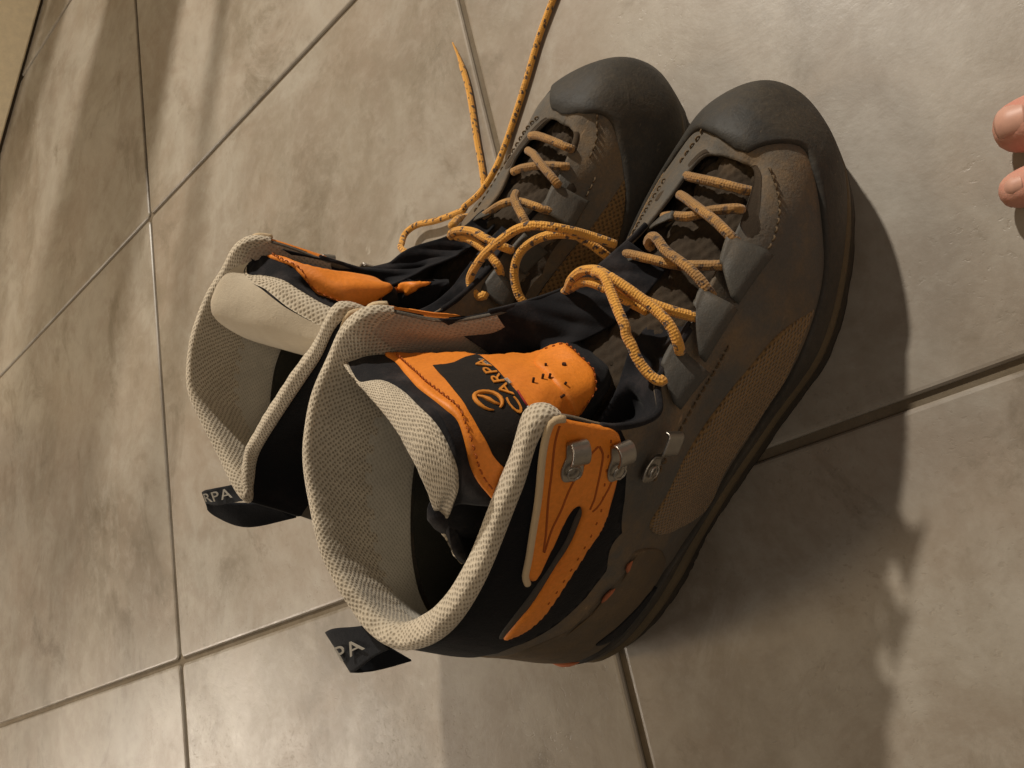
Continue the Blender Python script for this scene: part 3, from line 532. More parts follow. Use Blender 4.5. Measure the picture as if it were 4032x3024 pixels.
def patch(name, sh, poly, H, r, mat, parent, spacing=.0016, smooth_poly=True, base=0.0, wrinkle=None):
    """a piece of material lying on a surface: outline, thickness H, edge rounded over r"""
    poly = np.asarray(poly, float); sc = sh.scale(poly); B = poly * sc
    if smooth_poly: B = catmull(B, np.linspace(0, len(B), len(B) * 10 + 1)[:-1], True)
    L = np.linalg.norm(np.roll(B, -1, 0) - B, axis=1).sum(); m = max(24, int(L / spacing))
    s = np.concatenate([[0], np.cumsum(np.linalg.norm(np.roll(B, -1, 0) - B, axis=1))]); Bc = np.concatenate([B, B[:1]])
    q = np.linspace(0, s[-1], m + 1)[:-1]; B = np.stack([np.interp(q, s, Bc[:, k]) for k in (0, 1)], 1)
    lo, hi = B.min(0), B.max(0)
    gx, gy = np.meshgrid(np.arange(lo[0], hi[0], spacing), np.arange(lo[1], hi[1], spacing), indexing='ij')
    gx = gx.copy(); gx[:, 1::2] += spacing * .5
    P = np.stack([gx.ravel(), gy.ravel()], 1); P = P[inside(P, B)]
    d = bdist(P, B) if len(P) else np.zeros(0); P, d = P[d > spacing * .45], d[d > spacing * .45]
    # a tight ring just inside the outline keeps the edge crisp
    nxt, prv = np.roll(B, -1, 0), np.roll(B, 1, 0); t = nxt - prv; nr = np.stack([-t[:, 1], t[:, 0]], 1); nr /= np.maximum(np.linalg.norm(nr, axis=1, keepdims=True), 1e-12)
    area = np.sum(B[:, 0] * nxt[:, 1] - nxt[:, 0] * B[:, 1]); nr = nr if area > 0 else -nr
    allp = np.concatenate([B, P])
    vs, es, fs, ov, oe, of = delaunay_2d_cdt([Vector(p) for p in allp], [(i, (i + 1) % m) for i in range(m)], [], 1, 1e-7)
    Q = np.array([(p.x, p.y) for p in vs]); dd = bdist(Q, B)
    x = np.clip(dd / r, 0, 1); h = base + H * (.45 + .55 * np.sqrt(np.maximum(0, 1 - (1 - x) ** 2)))
    if wrinkle is not None: h = h + wrinkle(Q) * np.clip(dd / .004, 0, 1)
    cen = [np.mean(Q[list(f)], 0) for f in fs]; keep = inside(np.array(cen), B) if len(cen) else []
    F = [tuple(f) for f, k in zip(fs, keep) if k]
    V = sh.p(Q / sc, h)
    sb = sh.p(B / sc, base - .0012); k0 = len(V)
    idx = {}
    for new, olds in enumerate(ov):
        for o_ in olds:
            if o_ < m: idx[o_] = new
    for i in range(m):
        j = (i + 1) % m
        if i in idx and j in idx: F.append((idx[i], idx[j], k0 + j, k0 + i))
    V = np.concatenate([V, sb]); uv = np.concatenate([Q, B])
    o = link(name, V, F, mat, parent, True, uv)
    return o
def stitch(name, sh, line, mat, parent, length=.0024, gap=.0012, r=.0003, h=.0012):
    """a row of single stitches along a line on a surface, one mesh"""
    line = np.asarray(line, float); sc = sh.scale(line); P = catmull(line, np.linspace(0, len(line) - 1, len(line) * 16))
    X = sh.p(P, h); s = np.concatenate([[0], np.cumsum(np.linalg.norm(np.diff(X, axis=0), axis=1))])
    parts = []; a = 0.0
    while a + length < s[-1]:
        t = np.array([a, a + length * .3, a + length * .7, a + length]); q = np.stack([np.interp(t, s, P[:, k]) for k in (0, 1)], 1)
        Y = sh.p(q, h + np.array([-.0006, .0002, .0002, -.0006]))
        parts.append(tube_geo(Y, r, 5, .0008)); a += length + gap
    if not parts: return None
    V, F, U = join(parts); o = link(name, V, F, mat, parent, True, U); o['kind'] = 'stuff'; return o
def line_tube(name, sh, line, r, mat, parent, h=.0, **kw):
    line = np.asarray(line, float); P = catmull(line, np.linspace(0, len(line) - 1, len(line) * 8)); X = sh.p(P, h)
    return tube(name, X, r, mat, parent, **kw)
def text_mesh(body, spacing=1.0):
    c = bpy.data.curves.new('lettering', 'FONT'); c.body = body; c.size = 1; c.extrude = 0; c.space_character = spacing; c.resolution_u = 3
    o = bpy.data.objects.new('lettering', c); COL.objects.link(o)
    me = o.to_mesh(); V = np.array([v.co[:] for v in me.vertices]); F = [tuple(p.vertices) for p in me.polygons]
    o.to_mesh_clear(); bpy.data.objects.remove(o); bpy.data.curves.remove(c)
    return V, F
def text_on(name, sh, body, path, size, mat, parent, h, bold=.0, spacing=1.0, slant=0.0, drop=0.0):
    """flat lettering following a line (u, v) on a surface; path runs in reading direction, letters stand to its left"""
    V, F = text_mesh(body, spacing); w = V[:, 0].max(); hgt = max(V[:, 1].max(), 1e-6); V = V - np.array([0, drop * hgt, 0])
    path = np.asarray(path, float); P = catmull(path, np.linspace(0, len(path) - 1, 80)); X = sh.p(P)
    s = np.concatenate([[0], np.cumsum(np.linalg.norm(np.diff(X, axis=0), axis=1))])
    sc = sh.scale(path)
    t = (V[:, 0] - V[:, 1] * -slant) / w * s[-1]; q = np.stack([np.interp(t, s, P[:, k]) for k in (0, 1)], 1)
    d = np.gradient(P * sc, axis=0); d /= np.linalg.norm(d, axis=1, keepdims=True)
    dx = np.stack([np.interp(t, s, d[:, k]) for k in (0, 1)], 1); up = np.stack([-dx[:, 1], dx[:, 0]], 1) * (1 if size > 0 else -1)
    q = q + up * (V[:, 1] / hgt * abs(size))[:, None] / sc
    W = sh.p(q, h)
    o = link(name, W, F, mat, parent, False)
    if bold:
        md = o.modifiers.new('raised', 'SOLIDIFY'); md.thickness = bold; md.offset = 0
    return o

# ------------------------------------------------------------------ floor and wall
T = .45
floor = tag(empty('floor', (0, 0, 0)), 'beige stone tile floor with recessed brown grout lines', kind='structure')
g = 1.0 * T
link('grout', [(-5 * T, -4 * T, -.0026), (6 * T, -4 * T, -.0026), (6 * T, 6 * T, -.0026), (-5 * T, 6 * T, -.0026)], [(0, 1, 2, 3)], M['grout'], floor, False)
def tile_mesh():
    bm = bmesh.new(); e = T / 2 - .0024
    prof = [(e, -.010), (e, -.0011), (e - .0009, -.0002), (e - .0022, 0.0)]
    rings = []
    for a, z in prof:
        ring = []
        for cx, cy in ((1, 1), (-1, 1), (-1, -1), (1, -1)):
            for k in range(4):
                ang = math.atan2(cy, cx) - math.pi / 4 + k * math.pi / 6; rr = .004
                ring.append(bm.verts.new((cx * (a - rr) + rr * math.cos(ang), cy * (a - rr) + rr * math.sin(ang), z)))
        rings.append(ring)
    n = len(rings[0])
    for A, B in zip(rings[:-1], rings[1:]):
        for i in range(n): bm.faces.new((A[i], A[(i + 1) % n], B[(i + 1) % n], B[i]))
    bm.faces.new(rings[-1])
    bmesh.ops.recalc_face_normals(bm, faces=bm.faces)
    me = bpy.data.meshes.new('floor_tile'); bm.to_mesh(me); bm.free(); me.materials.append(M['tile'])
    for p in me.polygons[:-1]: p.use_smooth = False
    return me
tm = tile_mesh()
for ix in range(-5, 6):
    for iy in range(-4, 6):
        o = bpy.data.objects.new('floor_tile', tm); COL.objects.link(o); o.parent = floor
        o.location = ((ix + .5) * T, (iy + .5) * T, RNG.uniform(-.0003, .0003)); o.rotation_euler = (RNG.uniform(-.0006, .0006), RNG.uniform(-.0006, .0006), (0, math.pi)[int(RNG.integers(2))])
# the wall at the far left of the picture, its plinth hanging just clear of the floor
wa, wb = np.array([-.2663, .9756]), np.array([-.4465, .8149]); wd = (wa - wb) / np.linalg.norm(wa - wb); wn = np.array([wd[1], -wd[0]])
if wn @ (np.array([.4, .1]) - wb) < 0: wn = -wn
wall = tag(empty('wall', (*wb, 0), math.atan2(wd[1], wd[0])), 'cream painted wall panel at the upper left edge of the floor', kind='structure')
def box(name, lo, hi, mat, parent, bev=.0):
    bm = bmesh.new(); bmesh.ops.create_cube(bm, size=1)
    for v in bm.verts: v.co = [lo[k] + (v.co[k] + .5) * (hi[k] - lo[k]) for k in range(3)]
    if bev: bmesh.ops.bevel(bm, geom=list(bm.edges), offset=bev, segments=2, affect='EDGES')
    me = bpy.data.meshes.new(name); bm.to_mesh(me); bm.free(); me.materials.append(mat)
    o = bpy.data.objects.new(name, me); COL.objects.link(o); o.parent = parent; return o
ws = 1 if (Matrix.Rotation(-math.atan2(wd[1], wd[0]), 2) @ Vector(wn)).y > 0 else -1
lo_hi = lambda a, b: (min(a, b), max(a, b))
y0, y1 = lo_hi(0, -ws * .10)
box('wall_panel', (-.45, y0, .004), (.40, y1, 2.2), M['paint'], wall, .002)
y0, y1 = lo_hi(ws * .03, -ws * .02)
box('shadow_casing', (.40, y0, .0), (.50, y1, 2.1), M['paint'], wall, .003)  # unseen upright added past the panel to shade the floor strip
y0, y1 = lo_hi(-ws * .004, -ws * .10)
box('wall_base', (-.45, y0, -.01), (.40, y1, .0039), M['gap'], wall)

# unseen uprights, added so the ceiling spot throws shadow bands over the left tiles
posts = tag(empty('shadow_posts', (.10, 1.0, 0)), kind='structure')
for x_, y_, w_ in ((.195, 1.0, .120), (.040, 1.15, .040), (.318, .92, .012)):
    box('post', (x_ - .10 - w_ / 2, y_ - 1.0 - w_ / 2, 0), (x_ - .10 + w_ / 2, y_ - 1.0 + w_ / 2, 2.0), M['paint'], posts, .002)
# ------------------------------------------------------------------ boots
VT = {}
RAND_U = [0, .45, 1.30, 1.56, 1.62, 1.72, 2.1, 2.43, 2.72, 3.1, 3.4, 4.05, 4.57, 5.2, 5.72, 6.5, 7.5, 9, 11, 12.5, 14, 15.5, 17, 19, 20, 21.3, 22.3, 23.1, 23.4, 23.7, 24.1, 24.5, 24.69, 24.9, 25.4, 26]
RAND_V = [9.40, 9.55, 9.40, 8.3, 6.5, 6.15, 5.9, 5.1, 4.3, 3.3, 2.85, 2.45, 1.7, 1.25, 1.05, .75, .7, .8, 1.2, 1.7, 1.9, 1.7, 1.2, .9, 1.2, 2.2, 3.3, 4.5, 5.15, 5.95, 6.84, 7.3, 7.83, 8.72, 9.2, 9.40]
LEATHER_MED = [(16.2, 7.1), (16.8, 6.4), (17.8, 5.5), (18.6, 5.1), (19.4, 6.0), (19.9, 7.6), (20.15, 9.4)]
def mir(poly): return [[28 - u, v] for u, v in poly]

def make_boot(which, label):
    hx, hy, ang, side = DATA['B%d' % which]
    boot = tag(empty('hiking_boot', (hx, hy, 0), math.radians(ang)), label, 'boot', 'pair of worn hiking boots')
    conv = lambda P: np.asarray(P, float) * np.array([1, -side, 1])
    S = shell(RIBS if which == 1 else RIBS2); sh = Sheet(S, conv)
    NU = 26
    # ---- sole: outline from the lower edge of the upper, with toe spring and lugs
    un = np.linspace(0, NU, 313)[:-1]; P0 = S.p(un, np.full_like(un, .9)); N0 = S.n(un, np.full_like(un, .9)); N0[:, 2] = 0
    N0 /= np.linalg.norm(N0, axis=1, keepdims=True)
    spring = .010 * np.clip((P0[:, 0] - .215) / .08, 0, 1) ** 2
    arch = .004 * np.exp(-((P0[:, 0] - .095) / .022) ** 2)
    lug = (np.sin(np.arange(len(un)) * 2 * math.pi / 8) > -.2) * 1.0
    def ring(z, off, rise=1.0, lugd=0.0):
        R = P0 + N0 * (off - lugd * (1 - lug))[:, None] if lugd else P0 + N0 * off
        R = R.copy(); R[:, 2] = z + spring * rise + (arch * rise if z < .012 else 0); return R
    rows = [ring(.0005, -.016), ring(.0005, -.004, 1, .0003), ring(.0012, -.001, 1, .0003), ring(.0085, .0008, 1, .0003), ring(.0105, .0012), ring(.0150, .0016), ring(.0162, .0004)]
    if which == 2: pass
    G = np.stack(rows, 1); o = grid('outsole', conv(G), M['sole'], boot, True)
    me = o.data; bm = bmesh.new(); bm.from_mesh(me); bm.verts.ensure_lookup_table(); m_ = G.shape[1]
    bm.faces.new([bm.verts[i * m_] for i in range(len(un))]); bmesh.ops.recalc_face_normals(bm, faces=bm.faces); bm.to_mesh(me); bm.free()
    G = np.stack([ring(.0150, -.004), ring(.0155, .0004), ring(.0168, .0024), ring(.0200, .0030), ring(.0222, .0024), ring(.0232, .0006), ring(.0236, -.004)], 1)
    grid('midsole', conv(G), M['midsole'], boot, True)
    # ---- upper
    uu = np.linspace(0, NU, 26 * 12 + 1); vv = np.linspace(0, 10, 61); U, V = np.meshgrid(uu, vv, indexing='ij')
    bumpy = .0005 * np.sin(U * 2.1) * np.sin(V * 1.3 + U)
    G = S.p(U, V) + S.n(U, V) * bumpy[..., None]
    grid('upper', conv(G)[:-1], M['leather'], boot, True, solid=.0016 * -side)
    # ---- rubber rand round the toe and sides
    u2 = np.linspace(0, NU, 26 * 14 + 1); vt = np.interp(u2, RAND_U, RAND_V); k_ = np.array([1, 2, 3, 2, 1]) / 9
    vt = np.convolve(np.concatenate([vt[-3:-1], vt, vt[1:3]]), k_, 'valid')
    w = np.concatenate([np.linspace(0, .93, 34), [.955, .975, .99, 1.0, 1.0]]); hh = np.concatenate([np.full(34, .0021), [.0020, .0017, .0012, .0006, -.0012]])
    G = S.p(u2[:, None], vt[:, None] * w[None]) + S.n(u2[:, None], vt[:, None] * w[None]) * hh[None, :, None]
    grid('toe_rand', conv(G)[:-1], M['rubber'], boot, True)
    # ---- side panels
    D = DATA['SH']
    for s_ in (0, 1):
        f = (lambda p: p) if s_ == 0 else mir
        patch('mesh_panel', sh, f(D['mesh']), .0007, .002, M['mesh'], boot)
        hp = D['heel'] + [[13.0, 6.6], [14.0, 6.5], [14.0, 2.2], [12.5, 2.0], [11.0, 1.5], [9.2, 1.2], [8.4, 2.2], [8.3, 3.4]]
        patch('heel_counter', sh, f(hp), .0008, .0015, M['leather_brown'], boot)
        patch('heel_inset', sh, f(D['heel_slot']), .0003, .001, M['shell'], boot, base=.0009)
    top = D['leather_top'] + [[12.8, 7.4], [14, 7.5], [15.2, 7.4]] + LEATHER_MED
    top = top + [[20.1, 9.97], [19.0, 9.97]] + [[x, 9.97] for x in np.arange(18.5, 8.6, -.5)] + [[8.2, 9.97], [7.9, 9.97]]
    patch('ankle_softshell', sh, top, .0011, .0015, M['shell'], boot, .0024, smooth_poly=False)
    for s_ in (0, 1):
        f = (lambda p: p) if s_ == 0 else mir
        hp = patch('hook_panel', sh, f(D['orange']), .0016, .0018, M['orange'], boot, .0013, base=.0011)
        for key in ('o_line1', 'o_line2', 'o_line3'):
            line_tube('seam', sh, f(D[key]), .00042, M['orange_dark'], hp, .00262)
        stitch('stitching', sh, f([[8.15, 9.7], [8.3, 9.0], [8.45, 8.3], [8.75, 7.3], [9.2, 6.85], [9.7, 6.9], [10.3, 7.1], [10.8, 7.4]]), M['orange_dark'], hp, .0014, .0042, .0003, .0027)
        patch('slot', sh, f(D['slot']), .0004, .001, M['leather_dark'], boot, base=.0012)
        line_tube('piping', sh, f([[8.75, 10.0], [8.95, 9.98], [9.08, 9.86], [9.29, 9.65], [9.66, 9.32], [10.0, 9.07], [10.37, 8.75], [10.56, 8.62], [10.62, 8.42]]), .0013, M['piping'], boot, .0021)
        stitch('stitching', sh, f(D['vamp_stitch']), M['thread'], boot, .0022, .0014, .0005, .0006)
        stitch('stitching', sh, f(D['vamp_seam']), M['thread'], boot, .0022, .0014, .00045, .0006)
        for a_, b_, r_ in (((8.75, 4.1), (9.9, 4.1), .0004), ((10.3, 4.45), (11.4, 5.3), .0005)):
            line_tube('scuff', sh, f([list(a_), [(a_[0] + b_[0]) / 2, (a_[1] + b_[1]) / 2 - .12], list(b_)]), r_, M['thread'], boot, .0014, taper=([0, .2, .5, .7, 1], [.1, 1, .5, 1, .1]))
        for p_, q_, r_ in DATA.get('SC', []): pass
        patch('lace_notch', sh, f([[1.64, 9.99], [1.8, 9.75], [2.2, 9.55], [2.6, 9.4], [3.0, 9.15], [3.25, 8.43], [3.36, 8.6], [3.36, 9.5], [3.3, 9.99]]) if s_ == 0 else
              [[24.5, 9.99], [24.4, 9.6], [23.9, 9.55], [23.5, 9.3], [23.27, 9.1], [23.13, 8.36], [23.02, 8.6], [23.02, 9.5], [23.1, 9.99]], .0002, .0006, M['felt'], boot, .0012, smooth_poly=False)
    if which == 1:
        for a_, b_ in (((9.0, 4.12), (9.5, 4.05)), ((10.1, 4.3), (10.5, 4.62)), ((12.6, 2.2), (13.3, 2.3))):
            line_tube('scuff', sh, [a_, [(a_[0] + b_[0]) / 2, (a_[1] + b_[1]) / 2 + .05], b_], .0010, M['scuff'], boot, .0016, taper=([0, .3, .7, 1], [.2, 1, 1, .2]))
    # ---- collar and lining
    uc = np.linspace(8.75, 19.35, 150); Nn = S.n(uc, np.full_like(uc, 9.6)); Pt = S.p(uc, np.full_like(uc, 10.0)); Tv = Pt - S.p(uc, np.full_like(uc, 9.5)); Tv /= np.linalg.norm(Tv, axis=1, keepdims=True)
    e = np.clip(np.minimum((uc - 8.75) / .6, (19.35 - uc) / .6), 0, 1)[:, None]; e = .35 + .65 * np.sqrt(e)
    A = lambda v, off: S.p(uc, np.full_like(uc, v)) + Nn * (off * (e if off < 0 else 1))
    wob = (1 + .10 * np.sin(uc * 3.3) + .07 * np.sin(uc * 7.9 + 1))[:, None]
    cw = np.interp(uc, [8.75, 12.5, 14, 15.5, 19.4], [1.0, 1.05, .8, .55, .60] if which == 1 else [.5, .5, .6, .72, .62])[:, None]
    A = lambda v, off: S.p(uc, np.full_like(uc, v)) + Nn * (off * (e if off < 0 else 1)) * (cw if off < 0 else 1)
    sec = [A(9.86, .0012), A(9.93, .0018), Pt + Tv * .0010 * wob + Nn * .0020 * cw, Pt + Tv * .0046 * e * wob * cw + Nn * .0004, Pt + Tv * .0052 * e * wob * cw - Nn * .0044 * e * cw, Pt + Tv * .0030 * e * cw - Nn * .0084 * e * cw, A(9.80, -.0098), A(9.4, -.0098), A(8.8, -.0098), A(8.2, -.0098)]
    G = np.stack([resample(np.stack([r[i] for r in sec]), 40) for i in range(len(uc))])
    G += (np.sin(uc * 23)[:, None] * np.linspace(0, 1, 40)[None] * .00025)[..., None]
    grid('collar', conv(G), M['cream'], boot)
    ul = np.linspace(7.6, 20.6, 170); vl = np.linspace(6.9, 8.4, 20)
    G = S.p(ul[:, None], vl[None]) - S.n(ul[:, None], vl[None]) * (np.interp(ul, [7.6, 8.75, 12.5, 14, 15.5, 19.4, 20.6], [1.0, 1.0, 1.05, .8, .55, .60, .6] if which == 1 else [.5, .5, .5, .6, .72, .62, .6])[:, None, None] * .0098)
    grid('lining', conv(G), M['lining'], boot)
    vl = np.linspace(1.2, 6.95, 30); G = S.p(ul[:, None], vl[None]) - S.n(ul[:, None], vl[None]) * .0092
    grid('lower_lining', conv(G), M['lining_dark'], boot)
    for a_, b_ in ((8.05, 9.4), (18.9, 20.35)):
        uf = np.linspace(a_, b_, 24); vf = np.concatenate([np.linspace(7.6, 9.6, 14), np.linspace(9.65, 10, 8)])
        edge = np.clip((10.0 - vf) / .45, 0, 1)[None]
        off = .0013 + .0048 * np.sqrt(edge) * np.ones((len(uf), 1))
        G = S.p(uf[:, None], vf[None]) - S.n(uf[:, None], vf[None]) * off[..., None]
        grid('flap_lining', conv(G), M['lining_pink'], boot)
    ui = np.linspace(0, NU, 105)[:-1]; I0 = S.p(ui, np.full_like(ui, 1.4)); c0 = np.array([.15, 0, .030])
    G = np.stack([I0 * np.array([.9, .9, 0]) + np.array([.014, 0, .030]), (I0 * np.array([.45, .45, 0]) + np.array([.08, 0, .029])), np.repeat(np.array([[.15, 0, .029]]), len(ui), 0)], 1)
    grid('insole', conv(G), M['lining_dark'], boot, True)
    # ---- tongue
    R = np.array(DATA['T%d' % which]); TS = Surf(np.swapaxes(R, 0, 1), False)
    nu, nv = 8.0, R.shape[0] - 1.0
    c_ = TS.n(4.0, nv * .55); th = Sheet(TS, conv, 1.0 if c_[0] + c_[2] > 0 else -1.0)
    a_ = np.linspace(0, nu, 81); b_ = np.linspace(0, nv, 90); U, V = np.meshgrid(a_, b_, indexing='ij')
    G = TS.p(U, V); gnz = (np.sin(U * 3.1 + V * 4) * np.sin(V * 5.3 + U) * .0003)[..., None] * TS.n(U, V)
    grid('tongue', conv(G + gnz), M['fabric'], boot, solid=-.004 * th.sign * side)
    tg = DATA['TG']
    wr = lambda Q: .0002 * np.sin(Q[:, 0] * 420 + Q[:, 1] * 160) * np.sin(Q[:, 1] * 300)
    if which == 1:
        patch('tongue_lining', th, tg['band'], .0012, .002, M['cream'], boot, .0016)
        oc = patch('tongue_cover', th, tg['orange'], .0014, .0016, M['orange'], boot, .0015, wrinkle=wr)
        stitch('stitching', th, tg['stitch'], M['orange_dark'], oc, .0017, .0014, .0003, .0023)
        tb = patch('tongue_tab', th, tg['tab'], .0011, .0013, M['orange'], oc, .0014, base=.0013, wrinkle=wr)
        inn = np.array(tg['tab']); cc = inn.mean(0); inn = cc + (inn - cc) * .88
        stitch('stitching', th, np.concatenate([inn[1:9]]), M['orange_dark'], oc, .0012, .0018, .00028, .0027)
        lb = patch('label', th, tg['label'], .0007, .0008, M['label'], boot, .0015, base=.0014, smooth_poly=False)
        text_on('lettering', th, 'SCARPA', tg['text_a'], .0044, M['print_orange'], lb, .0026, .0004, 1.05, 0.0, .5)
        text_on('lettering', th, 'MADE', [tg['small_a'][0], tg['small_a'][1]], .0015, M['print_white'], lb, .0025, .0002)
        text_on('lettering', th, 'IN ITALY', [tg['small_b'][0], tg['small_b'][1]], .0014, M['print_white'], lb, .0025, .0002)
        line_tube('stripe', th, tg['line_red'], .00035, M['print_red'], lb, .0023)
        line_tube('stripe', th, tg['line_white'], .00035, M['print_white'], lb, .0023)
        # the ring emblem: an open ring with a leaf-shaped stroke across it
        lc = np.array(tg['logo'][0]); sc = th.scale(np.array([lc, lc + .01])); ax = (np.array(tg['text_a'][0]) - np.array(tg['text_a'][-1])) * sc; ax /= np.linalg.norm(ax); ay = np.array([-ax[1], ax[0]])
        def em(t, rx, ry): return lc + (np.outer(np.cos(t) * rx, ax) + np.outer(np.sin(t) * ry, ay)) / sc
        t_ = np.linspace(.4, .4 + 2 * math.pi * .9, 40)
        tube('emblem', th.p(em(t_, .0044, .0050), .0024), .0008, M['print_orange'], lb, taper=([0, .15, .8, 1], [.5, 1, 1, .3]))
        s_ = np.linspace(-1, 1, 20); pts = lc + (np.outer(s_ * .0030, ax) + np.outer(s_ ** 3 * .0016 + s_ * .0014, ay)) / sc
        tube('emblem', th.p(pts, .0024), .00095, M['print_orange'], lb, taper=([0, .5, 1], [.3, 1, .3]))
        for i, h in enumerate(tg['holes']):
            X = th.p([h], .0027)[0]; Nn = th.n([h])[0]; r_ = .00085 if i == 0 else .0005
            t1 = np.cross(Nn, [0, 0, 1.0]); t1 /= np.linalg.norm(t1); t2 = np.cross(Nn, t1); aa = np.linspace(0, 2 * math.pi, 13)[:-1]
            Vv = [X + (np.cos(q) * t1 + np.sin(q) * t2) * r_ + Nn * .0006 for q in aa] + [X + (np.cos(q) * t1 + np.sin(q) * t2) * r_ - Nn * .0014 for q in aa]
            link('perforation', Vv, [tuple(range(12))] + [(i_, (i_ + 1) % 12, 12 + (i_ + 1) % 12, 12 + i_) for i_ in range(12)], M['hole'], oc, False)
    else:
        patch('tongue_lining', th, tg['band2'], .0010, .002, M['cream'], boot, .0016)
        G = TS.p(U[:, :22], V[:, :22] * (1.96 / V[0, 21])); Gn = TS.n(U[:, :22], V[:, :22] * (1.96 / V[0, 21])) * th.sign
        grid('tongue_back', conv(G + Gn * .0006), M['lining_smooth'], boot)
        oc = patch('tongue_cover', th, tg['orange2'], .0014, .0016, M['orange'], boot, .0015, wrinkle=wr)
        stitch('stitching', th, tg['stitch2'], M['orange_dark'], oc, .0017, .0014, .0003, .0023)
        patch('tongue_tab', th, tg['tab2'], .0012, .0014, M['orange'], boot, .0014)
    # ---- lower tongue under the laces, quilted and muddy
    if which == 1: spec = [(.135, .095, .012, .036), (.15, .097, .012, .036), (.17, .0920, .012, .028), (.19, .0845, .012, .027), (.21, .0775, .012, .026), (.23, .0710, .011, .024), (.25, .0660, .010, .022), (.268, .0600, .009, .018)]
    else: spec = [(.135, .085, -.004, .034), (.15, .085, -.004, .033), (.17, .0830, -.004, .031), (.19, .0775, -.004, .029), (.21, .0715, -.004, .026), (.23, .0675, -.003, .023), (.25, .0640, -.002, .019), (.268, .0590, -.002, .015)]
    t_ = np.linspace(-1, 1, 9); G = np.array([[(x, yc + w_ * q, z - .012 * (w_ / .036) * q * q) for q in t_] for x, z, yc, w_ in spec]); LS = Surf(G, False)
    a_ = np.linspace(0, 7, 110); b_ = np.linspace(0, 8, 60); U, V = np.meshgrid(a_, b_, indexing='ij')
    rib = np.abs(np.sin((U * 1.15 + V * .42) * math.pi * .9)) ** .6 * .0026 + .0006 * np.sin(U * 17 + V * 3) * np.sin(V * 11)
    G = LS.p(U, V) + np.array([0, 0, 1.0]) * rib[..., None]
    grid('lower_tongue', conv(G), M['felt'], boot)
    # ---- black gussets that join tongue and upper
    if which == 1:
        med = ([(.1505, -.0345, .1475), (.1520, -.0335, .1430), (.1540, -.0325, .1370), (.165, -.027, .118), (.177, -.0205, .1005), (.192, -.013, .0950), (.205, -.008, .0890)],
               [(.140, -.024, .112), (.144, -.022, .108), (.148, -.020, .104), (.156, -.016, .106), (.170, -.008, .1000), (.186, -.002, .0940), (.203, .001, .0850)],
               [(.138, -.020, .124), (.142, -.016, .120), (.148, -.012, .114), (.156, -.006, .106), (.168, .002, .0960), (.186, .010, .0900), (.203, .010, .0820)])
        lat = ([(.143, .044, .158), (.146, .052, .139), (.152, .0525, .118), (.1625, .0425, .1085), (.175, .0400, .1015), (.186, .0375, .0970)],
               [(.128, .036, .112), (.136, .037, .104), (.146, .034, .099), (.156, .031, .103), (.168, .030, .0960), (.182, .030, .0900)],
               [(.128, .030, .130), (.138, .030, .116), (.150, .026, .106), (.160, .021, .100), (.170, .018, .0960), (.182, .018, .0880)])
    else:
        med = ([(.146, -.038, .160), (.151, -.038, .145), (.154, -.038, .130), (.164, -.033, .112), (.175, -.026, .0985), (.188, -.022, .0900), (.200, -.019, .0840)],
               [(.134, -.030, .118), (.140, -.030, .112), (.148, -.028, .108), (.158, -.026, .104), (.170, -.020, .0960), (.184, -.014, .0880), (.198, -.010, .0800)],
               [(.134, -.016, .134), (.142, -.014, .124), (.150, -.014, .112), (.160, -.016, .104), (.172, -.012, .0960), (.184, -.006, .0860), (.198, -.004, .0780)])
        lat = ([(.147, .034, .160), (.149, .030, .135), (.150, .0305, .1115), (.1655, .0265, .1005), (.184, .0155, .0865), (.200, .0120, .0785)],
               [(.138, .028, .122), (.144, .025, .112), (.150, .022, .104), (.164, .017, .0930), (.181, .008, .0820), (.198, .006, .0750)],
               [(.138, .014, .126), (.148, .010, .116), (.156, .006, .110), (.166, .003, .102), (.180, -.002, .0900), (.196, .000, .0780)])
    for rws in (med, lat):
        GS = Surf(np.swapaxes(np.array([resample(r, 9) for r in rws]), 0, 1), False)
        a_ = np.linspace(0, 8, 80); b_ = np.linspace(0, 2, 30); U, V = np.meshgrid(a_, b_, indexing='ij')
        wv = np.sin(U * 2.7 + V * 1.9) * .0011 + np.sin(U * 5.9 - V * 4.3) * .0006; wv *= np.sin(np.clip(V / 2, 0, 1) * math.pi) + .15
        G = GS.p(U, V) + np.array([0, 0, 1.0]) * wv[..., None]
        grid('gusset', conv(G), M['fabric'], boot, solid=.001)
    for a_, b_ in ((5.0, 8.2), (20.3, 22.6)):
        q_ = np.linspace(a_, b_, 40); tube('binding', conv(S.p(q_, np.full_like(q_, 9.97))), .0013, M['fabric'], boot, sides=8)
    # ---- webbing lace loops
    for q in DATA['TAB%d' % which]:
        q = np.array(q); oa, ob, ib, ia = q
        n_, m_ = 9, 11; G = np.zeros((n_, m_, 3))
        for i in range(n_):
            s_ = i / (n_ - 1); A_, B_ = oa + (ob - oa) * s_, ia + (ib - ia) * s_
            for j in range(m_):
                t = j / (m_ - 1); G[i, j] = A_ + (B_ - A_) * t; G[i, j, 2] += .0009 * math.sin(math.pi * min(1, t * 1.05)) + .0004 * math.sin(math.pi * s_)
        d = (ia + ib - oa - ob) / 2; d = d / max(np.linalg.norm(d), 1e-6)
        tip = np.stack([G[:, -1] + d * .0012 - np.array([0, 0, .0012]), G[:, -1] + d * .0004 - np.array([0, 0, .0036]), G[:, -1] - d * .004 - np.array([0, 0, .0042])], 1)
        G[..., 2] -= .0013
        G = np.concatenate([(G[:, :1] - d * .002 - np.array([0, 0, .0022])), G, tip], 1)
        G = np.stack([resample(r, 24) for r in G])
        grid('lace_loop', conv(G), M['webbing'], boot, solid=.0009)
